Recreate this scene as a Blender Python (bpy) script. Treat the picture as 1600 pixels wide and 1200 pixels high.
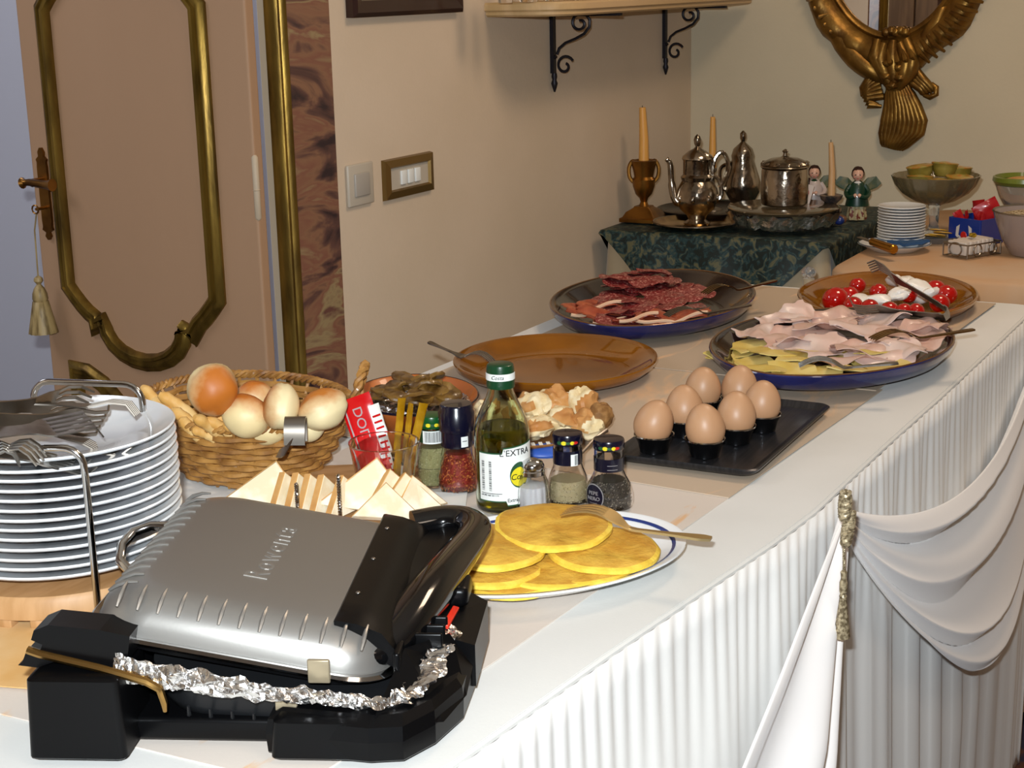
import bpy, bmesh, math, random
import numpy as np
from mathutils import Vector, Matrix, noise
R = math.radians
random.seed(7)
scene = bpy.context.scene
for o in list(bpy.data.objects): bpy.data.objects.remove(o)
COL = scene.collection

# ---------------------------------------------------------------- camera
# world: x runs along the left wall away from the camera, y points to the left wall, z up (metres)
F = 2430.0
PITCH = math.atan(628/2430.0); ROLL = R(1.34); YAW = R(28.9)
CAM = Vector((0, 0, 1.35))
fwd = Vector((math.cos(YAW)*math.cos(PITCH), math.sin(YAW)*math.cos(PITCH), -math.sin(PITCH)))
r0 = Vector((math.sin(YAW), -math.cos(YAW), 0)); u0 = r0.cross(fwd)
rgt = r0*math.cos(ROLL)-u0*math.sin(ROLL); upv = r0*math.sin(ROLL)+u0*math.cos(ROLL)
cam = bpy.data.cameras.new('camera'); camo = bpy.data.objects.new('camera', cam); COL.objects.link(camo)
cam.sensor_width = 36; cam.lens = 36*F/1600; cam.clip_start = .05; cam.clip_end = 50
mw = Matrix(((rgt.x, upv.x, -fwd.x, CAM.x), (rgt.y, upv.y, -fwd.y, CAM.y), (rgt.z, upv.z, -fwd.z, CAM.z), (0, 0, 0, 1)))
camo.matrix_world = mw
scene.camera = camo

def _ray(px, py): return fwd*F+rgt*(px-800)+upv*(600-py)
def PZ(px, py, z):                                   # where a sight line meets a level surface
    d = _ray(px, py); return CAM+d*((z-CAM.z)/d.z)
def PY(px, py, y):                                   # ... the left wall or table front
    d = _ray(px, py); return CAM+d*(y/d.y)
def PX(px, py, x):                                   # ... the back wall
    d = _ray(px, py); return CAM+d*(x/d.x)

# ---------------------------------------------------------------- world, lights, exposure
w = bpy.data.worlds.new('world'); scene.world = w; w.use_nodes = True
w.node_tree.nodes['Background'].inputs[0].default_value = (1.0, .78, .58, 1)
w.node_tree.nodes['Background'].inputs[1].default_value = .09
def area(name, loc, target, size, power, col, sy=None):
    l = bpy.data.lights.new(name, 'AREA'); l.size = size; l.energy = power; l.color = col
    if sy: l.shape = 'RECTANGLE'; l.size_y = sy
    o = bpy.data.objects.new(name, l); COL.objects.link(o); o.location = loc
    o.rotation_euler = (Vector(target)-Vector(loc)).to_track_quat('-Z', 'Y').to_euler(); return o
area('camera_flash', CAM+upv*.075-rgt*.035-fwd*.01, CAM+fwd*3+upv*.1, .035, 47, (.87, .945, 1.0), .02)
area('ceiling_lamp_light', (2.8, .35, 2.5), (2.7, .45, 0), .50, 15.5, (1.0, .76, .54))
area('ceiling_lamp_light', (.6, -.6, 2.5), (.8, 0, 0), .6, 7, (1.0, .82, .66))
area('hallway_daylight_and_fill', (1.0, 3.0, 2.3), (2.0, 3.2, .9), .8, 14, (.86, .87, .92))
area('hallway_daylight_and_fill', (.4, 3.0, 2.3), (-1.2, 2.5, .8), .5, 12, (1.0, .9, .8))  # not daylight: cream fill added to brighten the wardrobe reflected in the mirror
area('hallway_daylight_and_fill', (2.75, 2.7, 2.4), (2.6, 2.6, .5), .4, 5, (.84, .88, 1.0))
scene.view_settings.view_transform = 'Standard'; scene.view_settings.look = 'None'
scene.view_settings.exposure = 0.0; scene.view_settings.gamma = 1.0
scene.view_settings.use_curve_mapping = False

# ---------------------------------------------------------------- materials
def lin(c):
    if isinstance(c, str): c = tuple(int(c[i:i+2], 16) for i in (0, 2, 4))
    return tuple(((v/255)/12.92 if v/255 <= .04045 else ((v/255+.055)/1.055)**2.4) for v in c)+(1,)
MATS = {}
def M(name, col, rough=.5, metal=0, col2=None, scale=20, lo=.4, hi=.6, bump=0, bscale=None, trans=0, ior=1.45,
      coat=0, sub=0, detail=4, stretch=(1, 1, 1), col3=None, spec=None, dist=0, bdist=.002, coords='Object', sheen=0, aniso=0):
    m = bpy.data.materials.new(name); m.use_nodes = True; nt = m.node_tree; N = nt.nodes; L = nt.links
    b = N['Principled BSDF']; I = b.inputs
    I['Base Color'].default_value = lin(col); I['Roughness'].default_value = rough; I['Metallic'].default_value = metal
    I['Transmission Weight'].default_value = trans; I['IOR'].default_value = ior; I['Coat Weight'].default_value = coat
    if aniso: I['Anisotropic'].default_value = aniso
    if sheen: I['Sheen Weight'].default_value = sheen
    if spec is not None: I['Specular IOR Level'].default_value = spec
    if sub: I['Subsurface Weight'].default_value = sub; I['Subsurface Scale'].default_value = .006; I['Subsurface Radius'].default_value = (1, .6, .4)
    if col2 or bump:
        tc = N.new('ShaderNodeTexCoord'); mp = N.new('ShaderNodeMapping'); mp.inputs['Scale'].default_value = stretch
        L.new(tc.outputs[coords], mp.inputs['Vector'])
    if col2:
        n = N.new('ShaderNodeTexNoise'); n.inputs['Scale'].default_value = scale; n.inputs['Detail'].default_value = detail
        n.inputs['Distortion'].default_value = dist
        L.new(mp.outputs[0], n.inputs['Vector'])
        r = N.new('ShaderNodeValToRGB'); e = r.color_ramp.elements
        e[0].position = lo; e[0].color = lin(col); e[1].position = hi; e[1].color = lin(col2)
        if col3: x = r.color_ramp.elements.new(min(.98, hi+.12)); x.color = lin(col3)
        L.new(n.outputs['Fac'], r.inputs[0]); L.new(r.outputs[0], I['Base Color'])
    if bump:
        n2 = N.new('ShaderNodeTexNoise'); n2.inputs['Scale'].default_value = bscale or scale*2; n2.inputs['Detail'].default_value = 5
        L.new(mp.outputs[0], n2.inputs['Vector'])
        bp = N.new('ShaderNodeBump'); bp.inputs['Strength'].default_value = bump; bp.inputs['Distance'].default_value = bdist
        L.new(n2.outputs['Fac'], bp.inputs['Height']); L.new(bp.outputs[0], I['Normal'])
    MATS[name] = m; return m

plaster = M('plaster', 'd1bea7', .9, col2='c9b69d', scale=3, lo=.3, hi=.7, bump=.35, bscale=120, bdist=.001)
plaster_b = M('plaster_back', 'cabea4', .9, col2='c2b69c', scale=3, lo=.3, hi=.7, bump=.35, bscale=120, bdist=.001)
hall_white = M('hall_plaster', 'c6c6d0', .9)
ceil_m = M('ceiling_paint', 'd8cdbd', .9)
door_m = M('door_paint', 'a98668', .6, col2='9f7c5e', scale=2, lo=.3, hi=.7, bump=.15, bscale=60, stretch=(1, 1, .3))
jamb_m = M('jamb_paint', 'b9a78e', .55)
gilt = M('old_gilt', '937634', .36, .8, col2='4e3a18', scale=28, lo=.38, hi=.72, stretch=(1, 1, .25), bump=.3, bscale=90)
gilt_mir = M('mirror_gilt', '8e6a2e', .36, .75, col2='4e3010', scale=22, lo=.35, hi=.75, bump=.3, bscale=110)
brass = M('brass', '96682c', .32, .9, col2='5e3d18', scale=14, lo=.4, hi=.7)
floor_m = M('floor_carpet', '1c1a30', .9, col2='4a2a18', scale=9, lo=.52, hi=.56)
hallfloor_m = M('hall_floor', '4a2e20', .45, col2='33201a', scale=5, stretch=(1, 8, 1))
cloth = M('table_cloth', 'd3d2ce', .85, col2='cbcac5', scale=4, lo=.3, hi=.7, bump=.22, bscale=260, bdist=.0006, sheen=.15)
skirt_m = M('skirt_cloth', 'e2e0dc', .85, bump=.15, bscale=200, bdist=.0006, sheen=.15)
satin = M('satin', 'efecea', .42, bump=.1, bscale=14, bdist=.004, sheen=.3)
chrome = M('chrome', 'c8c8c8', .12, 1)
steel = M('steel', 'c0bcb6', .33, 1, col2='6e6860', scale=30, lo=.3, hi=.8)
darksteel = M('dark_steel', '948c82', .33, 1)
silver = M('tarnished_silver', 'b4a898', .18, 1, col2='4e4438', scale=16, lo=.4, hi=.72, bump=.5, bscale=60, bdist=.003)
goldleaf = M('gold_tray_metal', 'cfae70', .2, 1, col2='80603a', scale=14, lo=.4, hi=.7, bump=.2, bscale=60)
foil = M('aluminium_foil', 'e4e2e0', .24, 1, bump=.9, bscale=60, bdist=.004)
lid_m = M('brushed_lid', '989590', .38, .75, bump=.06, bscale=500, bdist=.0004)
blackp = M('black_plastic', '050506', .34, spec=.22, bump=.05, bscale=400, bdist=.0004)
blackg = M('gloss_black_plastic', '070708', .12, coat=.5)
redp = M('red_plastic', 'd02810', .4)
porc = M('white_porcelain', 'e3e6e8', .12, coat=.4)
bluep = M('blue_line_glaze', '24346e', .2)
cobalt = M('cobalt_glaze', '141a4c', .14, coat=.5, col2='1c2562', scale=12)
platin = M('dark_glaze', '1a1416', .15, coat=.5, col2='241c1a', scale=20)
amber = M('amber_glass', 'a86814', .08, col2='865010', scale=9, lo=.35, hi=.7, trans=.35, ior=1.4, coat=.6)
glass = M('clear_glass', 'ffffff', .01, trans=1, ior=1.45)
glassg = M('bottle_glass', 'e6f2dc', .01, trans=1, ior=1.45)
water_glass = M('worn_glass', 'f4f6f8', .05, trans=.92, ior=1.4)
oil = M('olive_oil', '8a7a0a', .03, trans=.92, ior=1.33)
terra = M('terracotta', 'c06a2c', .35, coat=.3, col2='a85a24', scale=10)
wicker = M('wicker', 'b08040', .55, col2='7c5022', scale=40, lo=.35, hi=.7, coat=.2)
wood = M('pale_wood', 'b98f62', .5, col2='aa8052', scale=12, stretch=(1, 6, 1))
crust = M('bread_crust', 'b0743a', .55, col2='d0a468', scale=14, lo=.35, hi=.7, bump=.3, bscale=60)
crumb = M('bread_crumb', 'e6d6b0', .85, col2='d8c090', scale=60, bump=.6, bscale=160)
toastc = M('sandwich_crumb', 'eee4cc', .85, col2='e2d0ac', scale=40, bump=.35, bscale=220, bdist=.001)
toastk = M('sandwich_crust', 'c08a4c', .7, col2='d0a060', scale=30)
stick_m = M('breadstick', 'cf9c50', .6, col2='ddb878', scale=30, bump=.3, bscale=90)
crepe_m = M('pancake', 'd2a640', .6, col2='b98628', scale=38, lo=.35, hi=.65, bump=.8, bscale=140, bdist=.002, sub=.1)
crepe_e = M('pancake_edge', 'e6c84c', .6, col2='dcb63c', scale=60, bump=.4, bscale=200)
egg_m = M('egg_shell', 'ba906c', .42, col2='b28662', scale=12, lo=.3, hi=.7, bump=.06, bscale=500, bdist=.0005, sub=.1)
salami_m = M('salami', '7a2426', .38, col2='b8786c', scale=210, lo=.54, hi=.62, coat=.4, detail=2, bump=.3, bscale=150)
prosc_m = M('prosciutto', '8a3420', .35, col2='b05c3c', scale=30, lo=.4, hi=.65, coat=.3, bump=.3, bscale=60)
fat_m = M('ham_fat', 'd6b090', .4)
ham_m = M('cooked_ham', 'c49a8c', .42, col2='c2a898', scale=16, lo=.3, hi=.75, sub=.15, coat=.2, bump=.2, bscale=40)
turkey_m = M('pale_ham', 'c8b4aa', .42, col2='d6b4a8', scale=12, lo=.35, hi=.7, sub=.15, coat=.2)
cheese_m = M('cheese', 'cdb258', .45, col2='d4c078', scale=14, sub=.15)
tomato_m = M('tomato', 'a80c08', .15, coat=.6, sub=.05)
mozz_m = M('mozzarella', 'e4e0d8', .35, sub=.1)
green_m = M('green_plastic', '0e3a20', .3, coat=.3)
navy = M('navy_plastic', '0a0a1e', .22, coat=.5)
paperw = M('white_paper', 'e2e4e0', .5)
ink = M('black_ink', '141414', .5)
greenink = M('green_ink', '1e4a2c', .45)
yellowink = M('yellow_ink', 'd8c822', .45)
redink = M('red_ink', 'b82018', .4)
bluepk = M('blue_packet', '2a52a8', .4)
redpk = M('red_packet', 'c01014', .25, coat=.3)
silverink = M('silver_ink', 'b8b4b4', .3, .6)
oilpk = M('oil_sachet', 'e0ac28', .12, trans=.4, coat=.6, col2='a87808', scale=20)
candle_m = M('candle_wax', 'd8a050', .45, sub=.3)
wax_pale = M('candle_wax_pale', 'c8a070', .45, sub=.3)
iron = M('wrought_iron', '26242a', .45, .6)
shelf_m = M('shelf_paint', 'c8a87c', .5, col2='b89868', scale=6, stretch=(.3, 4, 1))
brocade = M('green_brocade', '0e1c18', .55, col2='18383c', scale=42, lo=.44, hi=.52, col3='5c5a40', dist=1.5, bump=.3, bscale=80)
creamc = M('cream_cloth', 'b09e80', .6, sheen=.3)
darkwood = M('dark_frame_wood', '2a120c', .35, coat=.3)
skin_m = M('figurine_skin', 'd2a48c', .35, coat=.3)
hair_m = M('figurine_hair', '2c120c', .4)
mirror_m = M('mirror_glass', 'd8d8d8', .01, 1)
thread = M('gold_thread', 'a89060', .5, col2='6e5a34', scale=90, lo=.4, hi=.6, stretch=(1, 1, .15))
thread2 = M('silver_thread', 'b8a888', .35, .4, col2='6e6048', scale=200, lo=.4, hi=.6)
switch_w = M('switch_plastic', 'b8ae9e', .4)

def marble():
    m = bpy.data.materials.new('painted_marble'); m.use_nodes = True; N = m.node_tree.nodes; L = m.node_tree.links
    b = N['Principled BSDF']; b.inputs['Roughness'].default_value = .45
    tc = N.new('ShaderNodeTexCoord'); mp = N.new('ShaderNodeMapping'); mp.inputs['Scale'].default_value = (2.0, 1, 6.5)
    mp.inputs['Rotation'].default_value = (0, R(14), 0)
    n = N.new('ShaderNodeTexNoise'); n.inputs['Scale'].default_value = 1.5; n.inputs['Detail'].default_value = 6; n.inputs['Distortion'].default_value = 2.2
    r = N.new('ShaderNodeValToRGB'); e = r.color_ramp.elements
    e[0].position = .34; e[0].color = lin('2e2024'); e[1].position = .43; e[1].color = lin('5e4038')
    for p, c in ((.49, '856048'), (.55, '7c5040'), (.62, '94805c'), (.72, '644038')):
        x = e.new(p); x.color = lin(c)
    L.new(tc.outputs['Object'], mp.inputs[0]); L.new(mp.outputs[0], n.inputs[0]); L.new(n.outputs['Fac'], r.inputs[0]); L.new(r.outputs[0], b.inputs['Base Color'])
    return m
marble_m = marble()
def runner_mat(name, base, seed):
    # pale cloth printed with soft diagonal strokes of orange and yellow
    m = bpy.data.materials.new(name); m.use_nodes = True; N = m.node_tree.nodes; L = m.node_tree.links
    b = N['Principled BSDF']; b.inputs['Roughness'].default_value = .8
    tc = N.new('ShaderNodeTexCoord'); mp = N.new('ShaderNodeMapping'); mp.inputs['Location'].default_value = (seed, seed*.7, 0)
    mp.inputs['Rotation'].default_value = (0, 0, R(20)); mp.inputs['Scale'].default_value = (1, 3.2, 1)
    n = N.new('ShaderNodeTexNoise'); n.inputs['Scale'].default_value = 5.5; n.inputs['Detail'].default_value = 5; n.inputs['Distortion'].default_value = 1.2
    r = N.new('ShaderNodeValToRGB'); e = r.color_ramp.elements
    e[0].position = .56 if seed > 2 else .64; e[0].color = lin(base); e[1].position = .69; e[1].color = lin('d4b08c')
    x = e.new(.78); x.color = lin('cf9f62')
    L.new(tc.outputs['Object'], mp.inputs[0]); L.new(mp.outputs[0], n.inputs[0]); L.new(n.outputs['Fac'], r.inputs[0]); L.new(r.outputs[0], b.inputs['Base Color'])
    n2 = N.new('ShaderNodeTexNoise'); n2.inputs['Scale'].default_value = 300
    bp = N.new('ShaderNodeBump'); bp.inputs['Strength'].default_value = .2; bp.inputs['Distance'].default_value = .0005
    L.new(tc.outputs['Object'], n2.inputs['Vector']); L.new(n2.outputs['Fac'], bp.inputs['Height']); L.new(bp.outputs[0], b.inputs['Normal'])
    return m
runner_a = runner_mat('printed_cloth', 'cec3b8', 1.3); runner_b = runner_mat('printed_cloth_b', 'b9a690', 4.1); runner_c = runner_mat('printed_cloth_c', 'b3a08a', 7.7)

# ---------------------------------------------------------------- mesh helpers
class MB:
    def __init__(s): s.v = []; s.f = []; s.mi = []; s.mats = []
    def _m(s, m):
        if m not in s.mats: s.mats.append(m)
        return s.mats.index(m)
    def add(s, v, f, m=None, xf=None):
        k = len(s.v); v = [Vector(p) for p in v]
        if xf is not None: v = [xf @ p for p in v]
        s.v += v; s.f += [tuple(i+k for i in q) for q in f]; s.mi += [s._m(m)]*len(f); return s
    def build(s, name, mat=None, parent=None, smooth=True, angle=40, origin=None):
        me = bpy.data.meshes.new(name)
        vs = s.v
        if origin is not None:
            o_ = Vector(origin); vs = [p-o_ for p in vs]
        me.from_pydata([tuple(p) for p in vs], [], s.f)
        ms = [m if m is not None else mat for m in s.mats] or [mat]
        for m in ms: me.materials.append(m)
        if len(ms) > 1:
            for p, i in zip(me.polygons, s.mi): p.material_index = i
        bm = bmesh.new(); bm.from_mesh(me); bmesh.ops.recalc_face_normals(bm, faces=bm.faces)
        bm.to_mesh(me); bm.free()
        if smooth:
            me.polygons.foreach_set('use_smooth', [True]*len(me.polygons))
            try: me.set_sharp_from_angle(angle=R(angle))
            except Exception: pass
        o = bpy.data.objects.new(name, me); COL.objects.link(o)
        if origin is not None: o.location = origin
        if parent is not None: o.parent = parent
        return o
def obj(name, vf, mat, parent=None, smooth=True, angle=40, xf=None):
    b = MB(); b.add(vf[0], vf[1], None, xf); return b.build(name, mat, parent, smooth, angle)
def loft(rings, cap0=True, cap1=True, closed=True):
    v = []; f = []; n = len(rings[0])
    assert all(len(q) == n for q in rings), [len(q) for q in rings]
    for r_ in rings: v += [Vector(q) for q in r_]
    for i in range(len(rings)-1):
        for j in range(n if closed else n-1):
            a = i*n+j; b = i*n+(j+1) % n; f.append((a, b, b+n, a+n))
    if cap0: f.append(tuple(range(n-1, -1, -1)))
    if cap1: f.append(tuple((len(rings)-1)*n+j for j in range(n)))
    return v, f
def lathe(prof, n=32, sx=1, sy=1, cap0=None, cap1=None):
    rings = []
    for r_, z in prof: rings.append([(r_*sx*math.cos(2*math.pi*k/n), r_*sy*math.sin(2*math.pi*k/n), z) for k in range(n)])
    return loft(rings, True if cap0 is None else cap0, True if cap1 is None else cap1)
def grid(fn, nu, nv):
    v = [Vector(fn(i/nu, j/nv)) for i in range(nu+1) for j in range(nv+1)]
    f = [(i*(nv+1)+j, (i+1)*(nv+1)+j, (i+1)*(nv+1)+j+1, i*(nv+1)+j+1) for i in range(nu) for j in range(nv)]
    return v, f
def sheet(fn, nu, nv, th):
    # a thin sheet with two sides: fn gives the top, the underside lies th lower
    v, f = grid(fn, nu, nv); k = len(v); v = [Vector(p) for p in v]; v2 = [p-Vector((0, 0, th)) for p in v]
    f2 = [tuple(i+k for i in reversed(q)) for q in f]
    b = [j for j in range(nv+1)]+[i*(nv+1)+nv for i in range(1, nu+1)]+[nu*(nv+1)+j for j in range(nv-1, -1, -1)]+[i*(nv+1) for i in range(nu-1, 0, -1)]
    s = [(b[i], b[(i+1) % len(b)], b[(i+1) % len(b)]+k, b[i]+k) for i in range(len(b))]
    return v+v2, f+f2+s
def frames(pts, up=None):
    P = [Vector(p) for p in pts]; T = []
    for i in range(len(P)):
        a = P[max(0, i-1)]; b = P[min(len(P)-1, i+1)]; t = (b-a); T.append(t.normalized() if t.length else Vector((0, 0, 1)))
    x = (up or (Vector((0, 0, 1)) if abs(T[0].z) < .9 else Vector((1, 0, 0))))
    n = (x-T[0]*x.dot(T[0])).normalized(); out = []
    for i in range(len(P)):
        n = (n-T[i]*n.dot(T[i])); n = n.normalized() if n.length > 1e-6 else Vector((1, 0, 0)); out.append((P[i], T[i], n, T[i].cross(n)))
    return out
def tube(pts, r, n=8, caps=True, closed=False):
    rr = r if isinstance(r, (list, tuple)) else [r]*len(pts)
    rings = []
    for (p, t, a, b), q in zip(frames(pts), rr): rings.append([p+(a*math.cos(2*math.pi*k/n)+b*math.sin(2*math.pi*k/n))*q for k in range(n)])
    if closed: rings.append(rings[0]); return loft(rings, False, False)
    return loft(rings, caps, caps)
def ribbon(pts, widths, th, side, off=0, offs=None):
    # solid strip following pts; side = lateral direction
    side = Vector(side).normalized(); rings = []
    for i, (p, t, a, b) in enumerate(frames(pts)):
        w_ = widths[i]/2 if isinstance(widths, (list, tuple)) else widths/2
        n = t.cross(side).normalized(); o_ = offs[i] if offs else off; p = p+side*o_
        rings.append([p+side*w_+n*th/2, p-side*w_+n*th/2, p-side*w_-n*th/2, p+side*w_-n*th/2])
    return loft(rings)
def rrect(lx, ly, r_, n=5, z=0, cx=0, cy=0):
    p = []; r_ = min(r_, lx/2-1e-4, ly/2-1e-4)
    for qx, qy, a0 in ((1, 1, 0), (-1, 1, 90), (-1, -1, 180), (1, -1, 270)):
        for k in range(n+1):
            a = R(a0+90*k/n); p.append((cx+qx*(lx/2-r_)+r_*math.cos(a), cy+qy*(ly/2-r_)+r_*math.sin(a), z))
    return p
def box(x0, x1, y0, y1, z0, z1, bv=0):
    if bv <= 0:
        v = [(x, y, z) for z in (z0, z1) for x, y in ((x0, y0), (x1, y0), (x1, y1), (x0, y1))]
        return v, [(0, 3, 2, 1), (4, 5, 6, 7), (0, 1, 5, 4), (1, 2, 6, 5), (2, 3, 7, 6), (3, 0, 4, 7)]
    cx, cy, lx, ly = (x0+x1)/2, (y0+y1)/2, x1-x0, y1-y0; rs = []
    for k in range(4):
        a = R(90*k/3); ins = bv*(1-math.sin(a)); rs.append(rrect(lx-2*ins, ly-2*ins, bv*1.2, 3, z0+bv*(1-math.cos(a)), cx, cy))
    for k in range(4):
        a = R(90-90*k/3); ins = bv*(1-math.sin(a)); rs.append(rrect(lx-2*ins, ly-2*ins, bv*1.2, 3, z1-bv*(1-math.cos(a)), cx, cy))
    return loft(rs)
def T(x=0, y=0, z=0, rz=0, rx=0, ry=0, s=1):
    return Matrix.Translation((x, y, z)) @ Matrix.Rotation(rz, 4, 'Z') @ Matrix.Rotation(ry, 4, 'Y') @ Matrix.Rotation(rx, 4, 'X') @ Matrix.Diagonal((s, s, s, 1))
def blob(rx, ry, rz, nse=.0, ns=6, seed=0, nu=20, nv=12, pw=1.0):
    rings = []
    for i in range(1, nv):
        a = math.pi*i/nv; ring = []
        for j in range(nu):
            b = 2*math.pi*j/nu; d = Vector((math.sin(a)*math.cos(b), math.sin(a)*math.sin(b), -math.cos(a)))
            k = 1+nse*noise.noise(d*ns/3+Vector((seed, seed*.3, 1)))
            ring.append(Vector((d.x*rx, d.y*ry, d.z*rz))*k)
        rings.append(ring)
    v, f = loft(rings, False, False); k = len(v)
    v = v+[Vector((0, 0, -rz)), Vector((0, 0, rz))]
    for j in range(nu): f.append((k, (j+1) % nu, j)); f.append((k+1, k-nu+j, k-nu+(j+1) % nu))
    return v, f
def tag(o, label=None, cat=None, group=None, kind=None):
    if label: o['label'] = label
    if cat: o['category'] = cat
    if group: o['group'] = group
    if kind: o['kind'] = kind
    return o
def thing(name, label, cat, loc=(0, 0, 0), rz=0, group=None):
    o = bpy.data.objects.new(name, None); o.empty_display_size = .02; COL.objects.link(o); o.location = loc; o.rotation_euler = (0, 0, rz)
    return tag(o, label, cat, group)
def struct(name, vf, mat, smooth=False, parent=None):
    o = obj(name, vf, mat, parent, smooth)
    if parent is None: o['kind'] = 'structure'
    return o
def dup(o, parent=None, loc=None, rz=None, label=None):
    c = o.copy(); COL.objects.link(c)
    if parent is not None: c.parent = parent
    if loc is not None: c.location = loc
    if rz is not None: c.rotation_euler = (0, 0, rz)
    if label: c['label'] = label
    for ch in list(o.children): dup(ch, c)
    return c
def text_mesh(body, size, mat, depth=.0004, shear=0, align='CENTER', spacing=1):
    cu = bpy.data.curves.new('lettering', 'FONT'); cu.body = body; cu.size = size; cu.extrude = depth; cu.shear = shear
    cu.align_x = align; cu.align_y = 'CENTER'; cu.space_character = spacing; cu.resolution_u = 3
    o = bpy.data.objects.new('tmp_text', cu); COL.objects.link(o)
    bpy.context.view_layer.update()
    me = bpy.data.meshes.new_from_object(o.evaluated_get(bpy.context.evaluated_depsgraph_get()))
    v = [Vector(p.co) for p in me.vertices]; f = [tuple(p.vertices) for p in me.polygons]
    bpy.data.objects.remove(o); bpy.data.meshes.remove(me)
    return v, f
def subdiv_x(v, f, step):
    bm = bmesh.new(); vs = [bm.verts.new(p) for p in v]
    for q in f:
        try: bm.faces.new([vs[i] for i in q])
        except Exception: pass
    xs = [p[0] for p in v]; x = min(xs)+step
    while x < max(xs):
        g = bm.verts[:]+bm.edges[:]+bm.faces[:]; bmesh.ops.bisect_plane(bm, geom=g, plane_co=(x, 0, 0), plane_no=(1, 0, 0)); x += step
    bm.verts.ensure_lookup_table(); bm.verts.index_update()
    V_ = [p.co.copy() for p in bm.verts]; F_ = [tuple(q.index for q in fc.verts) for fc in bm.faces]; bm.free(); return V_, F_
def wrap(v, rad, a0, zc):
    # flat (x right, y up, z out) art wrapped on a cylinder about z; a0 = facing angle
    out = []
    for p in v:
        a = a0+p[0]/rad if True else 0
        rr = rad+p[2]; out.append(Vector((rr*math.cos(a), rr*math.sin(a), zc+p[1])))
    return out
def patch(rad, a0, w_, z0, z1, th=.0004, n=10, shape=None):
    rings = []
    for k in range(n+1):
        t = k/n; a = a0-w_/2/rad+w_/rad*t; zb, zt = (z0, z1) if shape is None else shape(t)
        c, s = math.cos(a), math.sin(a)
        rings.append([(rad*c, rad*s, zb), (rad*c, rad*s, zt), ((rad+th)*c, (rad+th)*s, zt), ((rad+th)*c, (rad+th)*s, zb)])
    return loft(rings)
# ================================================================ the room
FZ = -.20; WY = 1.69; WX = 4.144; HX = 2.185                      # left wall plane, back wall plane, door hinge
ZC = 2.7
struct('wall_left', box(HX+.045, WX+.12, WY, WY+.03, FZ, ZC), plaster)
struct('wall_left_near', box(-2.0, .55, WY, WY+.12, FZ, ZC), plaster)
struct('wall_lintel', box(.55, HX+.045, WY, WY+.12, 2.15, ZC), plaster)
struct('wall_back', box(WX, WX+.12, -2.6, WY+.12, FZ, ZC), plaster_b)
struct('wall_right', box(-2.0, WX+.12, -2.72, -2.6, FZ, ZC), plaster)
struct('wall_front', box(-2.12, -2.0, -2.72, WY+.12, FZ, ZC), plaster)
struct('floor', box(-2.12, WX+.12, -2.72, WY, FZ-.06, FZ), floor_m)
struct('ceiling', box(-2.12, WX+.12, -2.72, WY+.12, ZC, ZC+.06), ceil_m)
# the hallway behind the open door
struct('floor_hallway', box(-2.12, WX, WY, 4.2, FZ-.06, FZ), hallfloor_m)
struct('wall_hallway', box(-2.12, WX, 4.0, 4.1, FZ, ZC), hall_white)
struct('wall_hallway_end', box(3.1, 3.2, WY+.12, 4.0, FZ, ZC), hall_white)
struct('wall_hallway_near', box(-2.2, -2.12, WY, 4.2, FZ, ZC), hall_white)
struct('ceiling_hallway', box(-2.12, WX, WY+.12, 4.2, ZC, ZC+.06), hall_white)
# painted marble band, gilt architrave, jamb
struct('trim_1', box(HX+.065, PY(512, 50, WY).x+.002, WY-.004, WY, FZ, 2.25), marble_m)
def bar_profile(prof, z0, z1, xc):
    # moulding running up the wall: prof = (dx, depth)
    return loft([[(xc+a, WY-d, z) for a, d in prof] for z in (z0, z1)])
gx = HX+.050
gp = [(-.026, 0), (-.026, .020), (-.022, .026), (-.016, .026), (-.012, .018), (-.006, .018), (-.002, .024), (.004, .026), (.010, .022), (.013, .014), (.018, .014), (.022, .010), (.024, 0)]
tag(struct('trim_2', bar_profile(gp, FZ, 2.2, gx), gilt, smooth=True), 'gilded moulding running up the door frame')
struct('trim_3', box(HX+.033, HX+.046, WY-.004, WY+.02, FZ, 2.16), jamb_m)
struct('baseboard_back', box(WX-.014, WX, -2.6, WY, FZ, FZ+.10, .003), darkwood)
struct('baseboard_left', box(HX+.25, WX, WY-.014, WY, FZ, FZ+.10, .003), darkwood)
# near leaf of the pair stays shut, dark wood seen only in the mirror
near = struct('door_2', box(.58, 1.10, WY+.02, WY+.06, FZ, 2.14), M('mirror_seen_wood', '5a3c26', .5))
for k in range(2):
    obj('panel', box(.63, 1.05, WY+.006, WY+.02, .15+k*.95, .95+k*1.05, .006), MATS['mirror_seen_wood'], near, False)

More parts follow.
